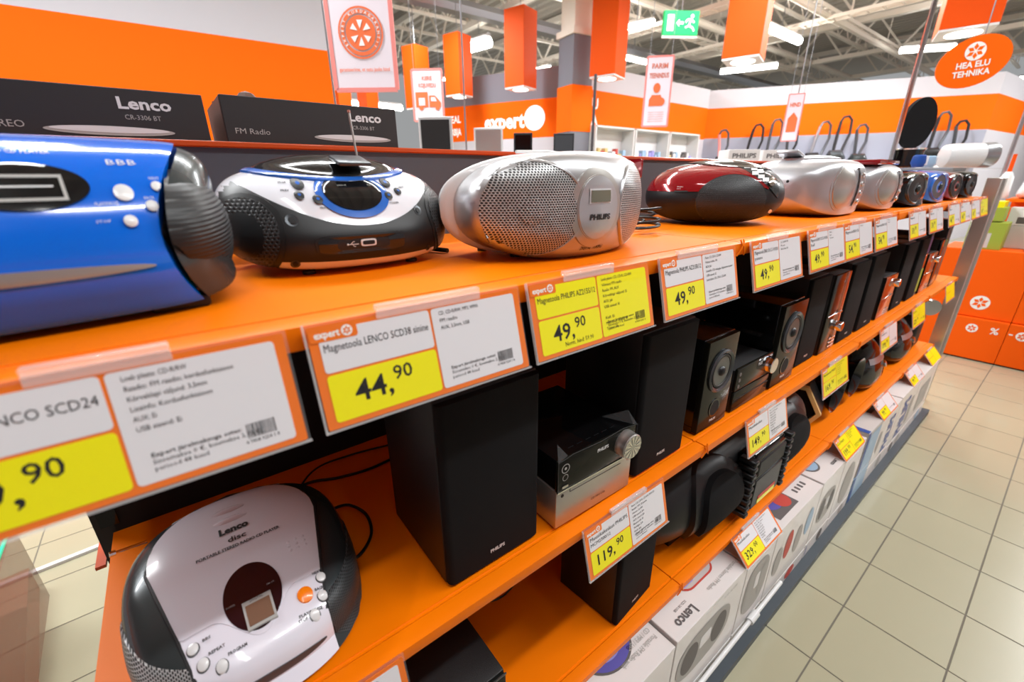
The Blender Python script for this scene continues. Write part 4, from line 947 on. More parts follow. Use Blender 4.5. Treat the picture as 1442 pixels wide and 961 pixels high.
text(m, 'CD MP3 USB', .0055, lambda u, v: (-.01 + u, -.0006, .022 + v), 0, width=.035); m.build('top_marks', 'rubber', t, smooth=0)
cf = MB(); rg = []
for (x, y, z) in ((-.093, -.004, .080), (-.094, -.004, .137), (-.06, -.001, .139), (0, -.003, .1385), (.06, -.001, .140), (.094, -.004, .1375), (.0935, -.005, .08)): rg.append([(x, y - .001, z), (x * .99, y + .05, z + (.002 if z > .1 else 0))])
cf.tube([r_[0] for r_ in rg[:4]] + [r_[0] for r_ in rg[4:]], .0004, 4)
cf.add([(-.094, -.004, .137), (-.075, .02, .151), (-.06, .05, .139), (-.07, .0, .139)], [(0, 1, 3), (1, 2, 3)]); cf.add([(.094, -.004, .137), (.09, .015, .158), (.06, .05, .139), (.085, -.002, .139)], [(0, 1, 3), (1, 2, 3)])
cf.build('cling_film', 'film', t, smooth=0)
t = thing('micro_system', 'glossy black micro system with a chrome knob between the two cone speakers', 'stereo', (.99, .036, ZM), 0)
MB().box(-.095, .09, .006, .26, .004, .112, .002, 2).build('body', 'black', t, smooth=30)
MB().box(-.096, .092, 0, .008, .058, .118, .003, 2).build('upper_front', 'gloss_olive', t, smooth=30)
MB().box(-.096, .092, 0, .008, .003, .056, .003, 2).build('lower_front', 'gloss_olive', t, smooth=30)
MB().box(-.09, .088, -.001, .001, .034, .036).build('tray_seam', 'black', t, smooth=0)
knob(t, .065, .09, 0, .021, .018, 'chrome')
for q in range(3): ringlathe(t, 'button', [(.005, -.001), (.005, .0012), (.0001, .0012)], -.082, .07 + q * .016, 0, 'printdark', 14)
lb = MB().box(-.093, -.02, .06, .16, .112, .1128); lb.build('paper_label', 'paper', t, smooth=0)
m = MB(); text(m, 'PHILIPS', .012, lambda u, v: (.02 + u, -.0006, .1 + v), .03, width=.022, al='c'); m.build('logo', 'silverwhite', t, smooth=0)
m = MB(); text(m, 'JAZ', .035, lambda u, v: (-.088 + u, .075 + v, .1131), .02, width=.06); m.build('lettering', 'ink', t, smooth=0)
def tall_unit(x0, x1, z1, label, split, mt, kz=.3):
    t = thing('micro_system', label, 'stereo', ((x0 + x1) / 2, .045, ZM), 0); W = (x1 - x0) / 2; h = z1 - ZM
    MB().box(-W, W, .006, .22, .003, h, .002, 2).build('body', 'black', t, smooth=30)
    MB().box(-W, W * split, 0, .008, .003, h, .003, 2).build('front_panel', 'gloss_olive', t, smooth=30)
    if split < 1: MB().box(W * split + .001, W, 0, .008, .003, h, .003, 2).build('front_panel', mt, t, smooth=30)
    MB().box(-W * .9, W * .95, -.003, .001, h * .48, h * .5, .001, 1).build('handle_bar', 'chrome', t)
    knob(t, W * .55, h * kz, 0, .016, .02, 'chrome')
    for q in range(3): MB().box(W * .1, W * .9, -.001, .001, h * (.05 + q * .05), h * (.065 + q * .05)).build('trim_line', 'chrome', t, smooth=0)
    return t
M['orange_reflection_and_print'] = P('painted_reflection_and_print', H(160, 78, 40), .16, metal=.4, coat=.2)  # orange reflection painted into the colour of fronts; also orange package print
tall_unit(1.468, 1.6, 1.12, 'tall glossy micro system with a thin chrome bar and knob', .45, 'orange_reflection_and_print', .32)
tall_unit(2.06, 2.22, 1.03, 'small orange reflecting micro system with a chrome knob', -.99, 'orange_reflection_and_print', .8)
tall_unit(2.72, 2.9, 1.05, 'orange reflecting unit with a chrome knob at the far end', -.99, 'orange_reflection_and_print', .82)
# coloured strips far away
t = thing('standing_package', 'narrow standing package with green and blue print far along the middle shelf', 'package', (2.68, .05, ZM), 0)
MB().box(-.022, .022, 0, .15, 0, .3, .002, 1).build('box', 'cartonblack', t, smooth=0); MB().box(-.02, .02, -.0008, .0004, .02, .13).build('print', 'green', t, smooth=0)
MB().box(-.02, .02, -.0008, .0004, .135, .2).build('print', 'orange_reflection_and_print', t, smooth=0); MB().box(-.02, .02, -.0008, .0004, .205, .28).build('print', 'navy', t, smooth=0)
t = thing('standing_package', 'narrow standing package with an orange print beside the silver end frame', 'package', (3.15, .06, ZM), 0)
MB().box(-.05, .05, 0, .15, 0, .33, .002, 1).build('box', 'gunmetal', t, smooth=0); MB().box(-.03, .045, -.0008, .0004, .04, .22).build('print', 'orange_reflection_and_print', t, smooth=0)

# ---- lower shelf ----
t = thing('disc_player', 'flat black player with a glossy front on the lower shelf, cut by the bottom edge', 'stereo', (.06, .03, ZB), 0)
MB().box(-.15, .138, .006, .32, .01, .152, .003, 2).build('body', 'blackwood', t, smooth=30); MB().box(-.15, .138, 0, .007, .012, .147, .003, 2).build('front_panel', 'gloss_olive', t, smooth=30)
MB().box(-.15, .138, -.0008, .001, .1475, .1515).build('front_edge', 'gunmetal', t, smooth=0)
feet(t, ((-.12, .04), (.11, .04), (.11, .28), (-.12, .28)), .01, .01)
# big boombox
t = thing('large_boombox', 'big black portable sound system with two oval speakers, on the lower shelf', 'stereo', (1.14, .16, ZB), 0)
pf = [(-.06, .02), (-.1, .05), (-.125, .1), (-.13, .14), (-.12, .19), (-.09, .235), (-.03, .26), (.04, .255), (.09, .22), (.11, .15), (.1, .07), (.06, .02)]
bb = barrel(pf, .92, -.01, .13, 4.5, 4.5, 40); bvb = bb.bvh(); bb.build('housing', 'rubber', t)
for s in (-1, 1):
    oo = lambda q: (abs(cos(q)) ** 2.6 + abs(sin(q)) ** 2.6) ** (-1 / 2.6)
    disc(bvb, s * .235, .13, .115, .118, FR, dF, .014, 0, 6, 44, outline=oo, skirt=-.0).build('speaker_surround', 'rubber', t)
    disc(bvb, s * .235, .13, .088, .095, FR, dF, .017, .012, 6, 44, .004, outline=oo, skirt=-.012).build('speaker_grille', 'cloth', t)
    disc(bvb, s * .2, .23, .03, .012, FR, dF, .006, 0, 3, 24).build('side_vent', 'graphite', t)
    m = MB()
    for q in range(9): m.box(s * .115 - .012, s * .115 + .012, -.166, -.12, .04 + q * .022, .055 + q * .022, .003, 1)
    m.build('ribbed_strip', 'rubber', t, kind='stuff')
MB().box(-.105, .105, -.158, -.1, .03, .235, .02, 3).build('centre_unit', 'gloss', t, smooth=40)
MB().box(-.085, .085, -.162, -.156, .05, .15, .002, 1).build('control_panel', 'rubber', t)
MB().box(-.05, .06, -.1635, -.1615, .055, .068).build('sticker', 'yellow', t, smooth=0); MB().box(-.05, .06, -.1635, -.1615, .07, .08).build('sticker', 'printred', t, smooth=0)
MB().box(-.085, .085, -.162, -.155, .16, .215, .004, 1).build('display', 'black', t)
MB().tube([(-.36, .02, .24), (-.3, .02, .285), (.3, .02, .285), (.36, .02, .24)], .012, 8).build('carry_handle', 'rubber', t)
for s in (-.3, .3): MB().box(s - .04, s + .04, -.07, .06, 0, .025).build('foot', 'rubber', t)
# hexagonal gold rimmed system
def hexp(r, rot=0): return [(r * cos(pi / 3 * k + rot), r * sin(pi / 3 * k + rot)) for k in range(6)]
def hexspeaker(x, y, label, rz, rim, nm='hexagonal_speaker', R=.115):
    t = thing(nm, label, 'speaker', (x, y, ZB), radians(rz)); T = Matrix.Translation((0, 0, R * .868))
    MB().prism(hexp(R), -.0, .11, 'y', m=T).build('cabinet', 'rubber', t, smooth=0)
    a = hexp(R * 1.0); b = hexp(R * .86); m = MB()
    m.rings([[(p[0], -.001, p[1]) for p in a], [(p[0], -.02, p[1]) for p in a], [(p[0], -.02, p[1]) for p in b], [(p[0], -.001, p[1]) for p in b]], caps=False, m=T); m.build('hexagon_rim', rim, t, smooth=0)
    MB().prism(hexp(R * .85), -.008, .0, 'y', m=T).build('grille', 'cloth', t, smooth=0)
    return t
hexspeaker(1.70, .165, 'black hexagonal speaker with a thick gold rim on the lower shelf', -76, 'gold')
t = thing('mini_sound_system', 'black party sound system with two flared horns and a gold knob', 'stereo', (2.03, .16, ZB), 0)
MB().box(-.17, .17, -.02, .14, .0, .25, .04, 3).build('housing', 'rubber', t)
for x in (-.12, .1):
    m = Matrix.Translation((x, -.02, .13)) @ Matrix.Rotation(radians(90), 4, 'X')
    MB().lathe([(.05, -.02), (.055, .03), (.085, .075), (.09, .08), (.084, .078), (.05, .035), (.045, .02)], 32, m, caps=False).build('horn', 'gloss', t)
    MB().lathe([(.047, .02), (.03, .03), (.0001, .034)], 24, m, caps=False).build('speaker_cone', 'graphite', t)
m = Matrix.Translation((-.02, -.02, .12)) @ Matrix.Rotation(radians(90), 4, 'X')
MB().lathe([(.036, 0), (.036, .04), (.03, .05), (.0001, .052)], 24, m).build('gold_knob', 'gold', t)
def dome(x, y, W, label):
    t = thing('dome_player', label, 'stereo', (x, y, ZB), 0, 'dome shaped players on the lower shelf')
    pf = [(-.08, .004), (-.12, .03), (-.125, .09), (-.1, .17), (-.05, .23), (.0, .245), (.06, .23), (.1, .14), (.1, .03), (.07, .004)]
    b = barrel(pf, W, 0, .09, 2.4, 2.4, 32); bv = b.bvh(); b.build('housing', 'gloss', t)
    disc(bv, -.11, .08, .05, .05, FR, dF, .002, 0, 4, 30, -.002).build('speaker', 'gloss', t); disc(bv, .11, .08, .05, .05, FR, dF, .002, 0, 4, 30, -.002).build('speaker', 'gloss', t)
    patch(bv, lambda u: .165, lambda u: .14, -.1, .1, FR, dF, .003, 20, 4).build('chrome_band', 'steel', t)
    disc(bv, .06, .115, .016, .016, FR, dF, .004, .006, 3, 20, .004).build('knob', 'chrome', t)
    disc(bv, 0, -.0, .07, .06, TP, dT, .003, 0, 4, 30, .006).build('disc_lid', 'winblack', t)
dome(2.4, .16, .36, 'first dome shaped glossy black player on the lower shelf, nearest of the two')
dome(2.92, .16, .38, 'second dome shaped glossy black player, with a chrome band, farther along')
t = thing('silver_knob_unit', 'small black unit topped by a bright chrome cylinder, far end of the lower shelf', 'stereo', (3.24, .1, ZB), 0)
MB().box(-.07, .07, -.04, .1, 0, .2, .02, 3).build('body', 'rubber', t); MB().tube([(-.02, -.06, .25), (.1, .02, .25)], .045, 20).build('chrome_cylinder', 'chrome', t)
t = thing('grey_box', 'light grey box standing at the far end between the shelves', 'box', (3.3, .3, ZB), 0)
MB().box(-.06, .09, -.08, .12, 0, .36, .003, 1).build('body', 'wallgrey', t, smooth=0); MB().box(-.05, .08, -.082, -.079, .28, .34).build('label', 'paper', t, smooth=0)

# ---- cartons on the plinth ----
def carton(x0, x1, z0, z1, label, y0=-.055, mt='carton', group='cartons stacked on the floor plinth', nm='carton', D=.4):
    x0 *= 1.036; x1 *= 1.036; z1 = z1 - .03 if z1 > .3 else z1 if z1 > .19 and 0 else z1 - .035; z0 = z0 - .035 if z0 > .1 else z0
    t = thing(nm, label, 'carton', ((x0 + x1) / 2, y0, z0), 0, group); W = (x1 - x0) / 2 - .0015; h = z1 - z0 - .0015
    MB().box(-W, W, 0, D, 0, h, .0012, 1).build('box', mt, t, smooth=0)
    MB().box(-W + .004, W - .004, D * .47, D * .53, h, h + .0004).build('tape', 'clear', t, smooth=0)
    MB().box(-W * .25, W * .25, -.0004, .0006, h - .012, h - .0114).build('flap_seam', 'printgrey', t, smooth=0)
    fr = lambda u, v, o=.0008: (u, -o, v); tp = lambda u, v, o=.0008: (u, v, h + o)
    return t, W, h, fr, tp
def flat(t, nm, mt, fn, poly, o): MB().add([fn(p[0], p[1], o) for p in poly], [tuple(range(len(poly)))]).build(nm, mt, t, smooth=0, recalc=False)
def rtext(m, st, size, fn, x, y, **k): text(m, st, size, lambda u, v: fn(x - u, y - v, .0012), **k)      # rotated half a turn
def radio_picture(t, fn, cx, cz, a, b, c1='printgrey', c2='printdark', o=.001):
    flat(t, 'printed_radio', c1, fn, [(cx + a * sup(2 * pi * k / 28, 2.8)[0], cz + b * sup(2 * pi * k / 28, 2.8)[1]) for k in range(28)], o)
    flat(t, 'printed_speaker', c2, fn, ell(cx - a * .55, cz, a * .3, b * .7), o + .0004); flat(t, 'printed_speaker', c2, fn, ell(cx + a * .55, cz, a * .3, b * .7), o + .0004)
    flat(t, 'printed_display', 'paper', fn, rrect(cx - a * .2, cx + a * .2, cz - b * .1, cz + b * .5, b * .1), o + .0004)
t, W, h, fr, tp = carton(.275, .606, .125, .405, 'white carton with a violet round disc picture on top, nearest of the row')
flat(t, 'printed_disc', 'printdark', tp, ell(.037, .112, .078, .066, 36), .0008); flat(t, 'printed_disc', 'violet', tp, ell(.037, .112, .072, .061, 36), .0012); flat(t, 'printed_disc', 'violet2', tp, ell(.034, .114, .052, .043, 36), .0016)
m = MB(); rtext(m, 'Portable FM Radio with', .017, tp, .155, .05, width=.12); rtext(m, 'CD / MP3 / USB', .017, tp, .155, .07, width=.08); m.build('print', 'printgrey', t, smooth=0)
m = MB(); text(m, 'Lenco', .03, lambda u, v: fr(-.02 + u, .2 + v), .03, width=.09); m.build('print', 'printgrey', t, smooth=0); radio_picture(t, fr, 0, .1, .11, .06)
t, W, h, fr, tp = carton(.609, .944, .135, .412, 'white carton with a red rimmed radio picture on top, second of the row')
flat(t, 'printed_lid', 'printred', tp, rrect(-.05, .11, .055, .17, .04, 6), .0008); flat(t, 'printed_lid', 'cartonside', tp, rrect(-.045, .105, .06, .17, .037, 6), .0012); flat(t, 'printed_lid', 'violet2', tp, rrect(-.04, .02, .07, .12, .014, 6), .0016)
m = MB(); rtext(m, 'Lenco', .034, tp, -.055, .035, bold=.03, width=.08); rtext(m, 'SCD-38 USB', .009, tp, -.06, .052, width=.05); m.build('print', 'printdark', t, smooth=0)
m = MB(); rtext(m, 'Portable Stereo FM Radio', .016, tp, .165, .035, width=.15); m.build('print', 'printgrey', t, smooth=0)
radio_picture(t, fr, -.02, .15, .13, .075, 'printgrey', 'printdark')
m = MB(); text(m, 'SCD-38 USB', .012, lambda u, v: fr(.05 + u, .25 + v), 0, width=.07); m.build('print', 'printgrey', t, smooth=0)
t, W, h, fr, tp = carton(.947, 1.13, .135, .412, 'white carton with grey radio picture below the 329,00 card')
radio_picture(t, fr, 0, .14, .075, .1, 'printgrey', 'printgrey')
t, W, h, fr, tp = carton(1.133, 1.478, .13, .412, 'white carton with a square dark red and violet picture on top')
flat(t, 'printed_photo', 'printdark', tp, rrect(-.12, .02, .02, .12, .002), .0008); flat(t, 'printed_photo', 'violet', tp, ell(-.06, .08, .045, .035), .0012); flat(t, 'printed_photo', 'printred', tp, ell(-.02, .06, .035, .03), .0014)
for i, (x, c) in enumerate(((-.12, 'printgrey'), (-.05, 'printred'), (.04, 'printgrey'), (.12, 'skyblue'))): flat(t, 'printed_radio', c, fr, ell(x, .13 + .03 * (i % 2), .03, .06), .001)
m = MB(); 
for q in range(4): m.prism(rrect(.06 + q * .022, .07 + q * .022, .04, .06, .003), h, h + .001, 'z')
m.build('print', 'printdark', t, smooth=0)
t, W, h, fr, tp = carton(1.481, 1.70, .14, .415, 'white carton with a small blue picture on top, left of the blue lettered carton')
flat(t, 'printed_disc', 'printdark', tp, ell(-.04, .08, .045, .04), .0008); flat(t, 'printed_disc', 'skyblue', tp, ell(-.04, .08, .038, .033), .0012)
m = MB(); rtext(m, 'Lenco', .022, tp, .09, .03, bold=.03, width=.055); m.build('print', 'printdark', t, smooth=0); radio_picture(t, fr, 0, .13, .08, .07)
t, W, h, fr, tp = carton(1.703, 1.935, .13, .415, 'white carton with small blue lettering at the front of its top')
m = MB(); rtext(m, 'PHILIPS', .034, tp, .1, .035, bold=.04, width=.11); m.build('print', 'navy', t, smooth=0); flat(t, 'printed_radio', 'printgrey', fr, ell(0, .12, .07, .1), .001)
t, W, h, fr, tp = carton(1.96, 2.15, .2, .42, 'dark blue edged carton with a grey top, upper one of its pair', mt='cartonside')
flat(t, 'blue_edge', 'navy', fr, rrect(-W, -W + .03, .002, h, .002), .001); flat(t, 'blue_edge', 'navy', tp, rrect(-W, -W + .03, .002, .2, .002), .0008); flat(t, 'sky_print', 'skyblue', fr, rrect(-W + .035, W - .005, .01, h - .02, .01), .001)
t, W, h, fr, tp = carton(1.945, 2.15, .034, .198, 'light blue carton with a dark blue edge, lower one of its pair', mt='skyblue')
flat(t, 'blue_edge', 'navy', fr, rrect(-W, -W + .035, .002, h, .002), .001)
t, W, h, fr, tp = carton(2.155, 2.45, .16, .418, 'white carton with large blue vertical lettering beside the tilted white card')
m = MB(); text(m, 'PHILIPS', .13, lambda u, v: fr(.10 - v, .008 + u), .03, width=.2); rtext(m, 'PHILIPS', .03, tp, .06, .03, bold=.04, width=.12); m.build('print', 'navy', t, smooth=0)
flat(t, 'printed_photo', 'printgrey', fr, ell(-.1, .12, .025, .06), .001); flat(t, 'printed_photo', 'printdark', tp, rrect(-.14, -.02, .05, .14, .003), .0008)
t, W, h, fr, tp = carton(2.453, 2.80, .14, .42, 'white carton with the largest blue vertical lettering, second from the far end')
m = MB(); text(m, 'PHILIPS', .17, lambda u, v: fr(.04 - v, .01 + u), .03, width=.225); m.build('print', 'navy', t, smooth=0); flat(t, 'printed_photo', 'printgrey', fr, rrect(.08, .15, .04, .2, .02), .001)
t, W, h, fr, tp = carton(2.803, 3.22, .14, .42, 'white carton at the far end of the row with pale blue lettering on its top')
m = MB(); rtext(m, 'PHILIPS', .04, tp, .2, .03, bold=.04, width=.14); m.build('print', 'navy', t, smooth=0); flat(t, 'printed_photo', 'printgrey', fr, rrect(-.12, .12, .04, .2, .03), .001); flat(t, 'printed_photo', 'navy', tp, rrect(-.14, -.08, .08, .13, .003), .0008)
for i, (a, b, z, l) in enumerate(((.275, .606, .122, 'lower white carton under the one with the violet disc'), (.609, .944, .132, 'lower white carton under the one with the red rimmed radio'), (.947, 1.13, .132, 'lower white carton under the 329,00 card'),
                                (1.133, 1.478, .127, 'lower white carton with orange and grey ovals on its front'), (1.481, 1.70, .137, 'lower white carton with a thin blue stripe'), (1.703, 1.935, .127, 'lower white carton next to the dark blue edged one'),
                                (2.155, 2.45, .157, 'lower white carton under the first large vertical lettering'), (2.453, 2.80, .137, 'lower white carton under the largest vertical lettering'), (2.803, 3.22, .137, 'lower white carton at the far end of the row'))):
    t, W, h, fr, tp = carton(a, b, .034, z, l); flat(t, 'printed_oval', ('printgrey', 'printgrey', 'printgrey', 'printred', 'printdark', 'printgrey', 'printgrey', 'printgrey', 'skyblue')[i], fr, ell(W * .3, h * .5, W * .22, h * .42), .001)
    if i in (3, 7): flat(t, 'printed_oval', 'printdark', fr, ell(-W * .4, h * .45, W * .2, h * .4), .001)
    if i == 4: flat(t, 'blue_stripe', 'navy', fr, rrect(-W * .9, -W * .85, .01, h - .01, .001), .001)
t = thing('plastic_rail', 'white plastic rail with a clip lying along the seam of the cartons', 'rail', (.985, -.068, .105), 0)
MB().tube([(-.32, 0, -.01), (.06, 0, -.002), (.30, 0, .004)], .0065, 10).build('tube', 'silverwhite', t); MB().tube([(.08, 0, -.003), (.125, 0, .0)], .0115, 12).build('clip', 'silverwhite', t)

# ---- black cartons behind the rim ----
def backcarton(x0, x1, z1, label, tz, rz=0, extra=()):
    t = thing('black_carton', label, 'carton', ((x0 + x1) / 2, .52, 1.40), radians(rz), 'black cartons behind the rim'); W = (x1 - x0) / 2; h = z1 - 1.40
    MB().box(-W, W, 0, .2, 0, h, .001, 1).build('box', 'cartonblack', t, smooth=0); MB().box(-W - .0006, -W, .004, .196, .002, h - .002).build('side_face', 'brown', t, smooth=0)
    MB().box(-W, W, .095, .105, h, h + .001).build('lid_fold', 'cartonblack', t, smooth=0)
    f = lambda u, v, o=.0008: (u, -o, v)
    m = MB(); text(m, 'Lenco', .021, lambda u, v: f(W * .40 + u if W > .15 else W * .36 + u, h - .026 + v), .03, width=.063); m.build('logo', 'silverwhite', t, smooth=0)
    m = MB(); text(m, 'CR-3306 BT', .009, lambda u, v: f(W * .43 + u if W > .15 else W * .4 + u, h - .040 + v), 0, width=.042); text(m, extra[0], .012, lambda u, v: f(extra[1] + u, h - .056 + v), 0, width=extra[2]); m.build('lettering', 'printgrey', t, smooth=0)
    lx = extra[3]; flat(t, 'printed_radio', 'printgrey', f, ell(lx, h - .056, .072, .0062, 36), .0008); flat(t, 'printed_radio', 'silverwhite', f, ell(lx, h - .0545, .066, .0042, 36), .0012)
    return t
backcarton(-.36, -.010, 1.527, 'long black carton with white lettering behind the blue radio', 0, 0, ('STEREO', -.075, .045, .058))
backcarton(.013, .308, 1.531, 'black carton with white lettering behind the white and black radio', 0, 0, ('FM Radio', -.135, .052, .06))
t = thing('small_ornament', 'small dark crumpled thing lying on top of the second black carton', 'ornament', (.065, .6, 1.5325), 0)
MB().lathe([(.012, 0), (.018, .006), (.012, .014), (.0001, .018)], 7).build('body', 'brown', t, smooth=0); MB().lathe([(.01, 0), (.014, .004), (.0001, .01)], 6, Matrix.Translation((.03, 0, 0))).build('body_end', 'violet2', t, smooth=0)
# ---- screens and furniture beyond the rim ----
def screen(x, y, w, z0, z1, rz, label, front='black', fr='silverwhite', lean=0):
    sb = 1.172 - (z0 - .05); t = thing('television', label, 'television', (x, y, z0 - .05), radians(rz), 'screens beyond the rim'); h = z1 - z0 + .05
    MB().box(-w / 2, w / 2, 0, .03, .03, h, .003, 1).build('housing', fr, t, smooth=0); MB().box(-w / 2 + .012, w / 2 - .012, -.002, .002, .045, h - .014).build('screen', front, t, smooth=0)
    MB().box(-.03, .03, .0, .03, sb + .02, .03).build('stand_neck', 'black', t, smooth=0); MB().box(-.08, .08, -.06, .1, sb, sb + .02).build('stand_foot', 'black', t, smooth=0)
screen(1.09, 1.8, .17, 1.5, 1.7, -38, 'dark screen with a pale frame right of the second black carton', 'cartonblack')
screen(1.8, 2.35, .2, 1.55, 1.735, -42, 'screen with a silver frame and orange reflection beyond the rim', 'smoke')
screen(1.99, 2.2, .13, 1.55, 1.7, -42, 'narrow black screen right of the silver framed one', 'gloss', 'black')
screen(2.98, 2.82, .19, 1.6, 1.79, -42, 'grey backed screen in front of the square column', 'gunmetal', 'black')
t = thing('display_table', 'long white display table carrying the screens behind the gondola', 'table', (2.2, 2.4, 0), radians(28))
MB().box(-1.6, 1.2, -.35, .35, 1.13, 1.17).build('tabletop', 'silverwhite', t, smooth=0)
for a in (-1.5, 1.1):
    for b in (-.3, .3): MB().box(a - .03, a + .03, b - .03, b + .03, 0, 1.13).build('leg', 'steel', t, smooth=0)
# lit white cabinets under the back wall
for i, x in enumerate((7.2, 8.4, 9.6)):
    t = thing('display_cabinet', 'white lit cabinet with small goods under the orange band, ' + ('left one', 'middle one', 'right one')[i], 'cabinet', (x, 5.75, 0), 0, 'white cabinets on the back wall')
    MB().box(-.57, .57, .3, .33, 0, 2.3).build('back', 'silverwhite', t, smooth=0)
    for s in (-.58, .55): MB().box(s, s + .03, 0, .33, 0, 2.33).build('side', 'silverwhite', t, smooth=0)
    for z in (2.3, 1.78, 1.2, .6): MB().box(-.57, .57, 0, .33, z, z + .03).build('shelf', 'silverwhite', t, smooth=0)
    r = random.Random(i); q = -.5; kq = -1
    while q < .46:
        w_ = r.uniform(.04, .09); c_ = r.choice(('skyblue', 'skyblue', 'printdark', 'printred', 'gold', 'paper', 'paper', 'violet2'))
        kq += 1; g_ = thing('small_package', 'small %s package, number %s from the left in the %s lit cabinet' % ({'skyblue': 'pale blue', 'navy': 'dark blue', 'printdark': 'dark grey', 'printred': 'red', 'gold': 'gold', 'paper': 'white', 'violet2': 'lilac'}[c_], 'one two three four five six seven eight nine ten eleven twelve thirteen fourteen fifteen sixteen'.split()[kq], ('left', 'middle', 'right')[i]), 'package', (x + q + w_ / 2, 5.85, 1.811), 0, 'small packages in the wall cabinets'); MB().box(-w_ / 2, w_ / 2, 0, .1, 0, r.uniform(.04, .14)).build('box', c_, g_, smooth=0); q += w_ + r.uniform(.01, .05)
# vacuum cleaners on the right wall
wd = (Vector((14.05, 1.5, 0)) - Vector((11, 6.12, 0))); wl = wd.length; wd.normalize(); wn = Vector((-wd.y, wd.x, 0)); wn = -wn if wn.x > 0 else wn
VL = ['with a pink hose in the corner', 'with a dark hose, second from the corner', 'with a grey hose, third from the corner', 'with paired hoses left of the small banner', 'with a looped hose right of the small banner', 'with a tall straight hose, before the oval disc', 'with a curled hose, just left of the oval disc', 'with a leaning wand right of the oval disc', 'with a tall wand near the right corner', 'with a round looped hose nearest the right corner']
for i, s in enumerate((.4, .95, 1.4, 1.85, 2.3, 2.75, 3.2, 4.0, 4.5, 4.95)):
    p = Vector((11, 6.12, 0)) + wd * s + wn * .3; z = 1.62 + .04 * (i % 3)
    t = thing('vacuum_cleaner', 'vacuum cleaner on the wall rack ' + VL[i], 'vacuum cleaner', (p.x, p.y, z), math.atan2(wd.y, wd.x), 'vacuum cleaners along the right wall')
    lean = (-.08, .1, .03)[i % 3]; top = .74 + .1 * ((i * 7) % 3) / 2
    c1 = ('pink', 'black', 'gunmetal', 'gunmetal', 'steel', 'black', 'gunmetal', 'steel', 'black', 'gunmetal')[i]
    MB().tube([(0, 0, .05), (lean * .6, 0, top * .7), (lean, 0, top)], .03, 6).build('wand', c1, t)
    MB().tube([(lean, 0, top), (lean + .04, 0, top + .08), (lean + .13, 0, top + .1), (lean + .2, 0, top + .02), (lean + .22, 0, top - .25), (lean + .1, -.02, .12), (.05, -.05, .05)], .026, 6).build('hose', 'black' if i % 2 else 'gunmetal', t)
    MB().tube([(-.12, -.05, .05), (-.05, -.08, .16), (.1, -.08, .16), (.2, -.05, .05)], [.06, .1, .1, .07], 10).build('canister', ('black', 'gunmetal', 'graphite', 'gunmetal')[i % 4], t)
    MB().lathe([(.06, 0), (.06, .03)], 12, Matrix.Translation((.12, -.15, .05)) @ Matrix.Rotation(radians(90), 4, 'X')).build('wheel', 'black', t)
t = thing('wall_rack', 'low white rack carrying the vacuum cleaners along the right wall', 'rack', (11, 6.12, 0), math.atan2(wd.y, wd.x))
sg = -1 if (Matrix.Rotation(math.atan2(wd.y, wd.x), 3, 'Z') @ Vector((0, -1, 0))).dot(wn) > 0 else 1
MB().box(.1, wl - .1, *sorted((sg * .05, sg * .6)), 1.55, 1.6).build('rack_top', 'silverwhite', t, smooth=0)
for k in range(5): MB().box(.15 + k * 1.25, .2 + k * 1.25, *sorted((sg * .08, sg * .55)), 0, 1.55).build('rack_leg', 'steel', t, smooth=0)
for i, x in enumerate((3.85, 4.2)):
    t = thing('white_box', 'small white box with dark lettering beyond the rim, ' + ('left one', 'right one')[i], 'box', (x, 1.55 - i * .12, 1.5), radians(-38), 'white boxes beyond the rim')
    MB().box(-.13, .13, 0, .2, 0, .115, .002, 1).build('box', 'carton', t, smooth=0); m = MB(); text(m, 'PHILIPS', .05, lambda u, v: (-.1 + u, -.001, .05 + v), .03, width=.2); m.build('print', 'printdark', t, smooth=0)
t = thing('display_counter', 'low pale counter behind the gondola carrying small white boxes', 'counter', (4.3, 1.7, 0), radians(-38))
MB().box(-1.3, .9, -.3, .5, 1.46, 1.498).build('countertop', 'silverwhite', t, smooth=0); MB().box(-1.25, .85, -.25, .45, 0, 1.46).build('base', 'darkpanel', t, smooth=0)

# ---- far end of the gondola ----
t = thing('end_frame', 'silver metal ladder frame closing the far end of the shelves', 'frame', (3.47, 0, 0), 0)
for x in (-.015, .16): MB().box(x - .012, x + .012, -.03, .03, 0, 1.385, .003, 1).build('post', 'alu', t)
for z in (.42, 1.33): MB().box(-.003, .148, -.015, .015, z, z + .03).build('cross_bar', 'alu', t, smooth=0)
MB().box(-.01, .15, -.004, .004, .46, 1.32).build('glass_pane', 'glass', t, smooth=0)
MB().box(-.037, -.025, .0, .45, .8, .84).build('side_bar', 'steel', t, smooth=0)
t = thing('glass_shelf', 'clear glass shelf with a bright edge above the far radios', 'shelf', (3.1, .17, 1.427), radians(0))
MB().box(-.5, .55, -.17, .2, 0, .008, .001, 1).build('glass_plate', 'glass', t, smooth=0)
for x in (-.42, .28): MB().box(x - .01, x + .01, .16, .18, -.134, 0).build('support', 'chrome', t, smooth=0)
t = thing('cylinder_speaker', 'white cylinder shaped device with a chrome end on the glass shelf', 'speaker', (3.47, .12, 1.436), radians(-52))
m = Matrix.Translation((0, 0, .064)) @ Matrix.Rotation(radians(90), 4, 'Y')
MB().lathe([(.04, -.14), (.058, -.13), (.062, -.1), (.062, .03)], 28, m).build('body', 'silverwhite', t); MB().lathe([(.063, .03), (.064, .08), (.058, .092), (.05, .094)], 28, m).build('chrome_end', 'steel', t)
MB().lathe([(.05, .0945), (.0001, .098)], 24, m).build('end_disc', 'silverlight', t)
t = thing('oval_disc_speaker', 'tall black oval disc standing on a dark glass bowl near the far radios', 'speaker', (3.03, .30, 1.436), radians(-35))
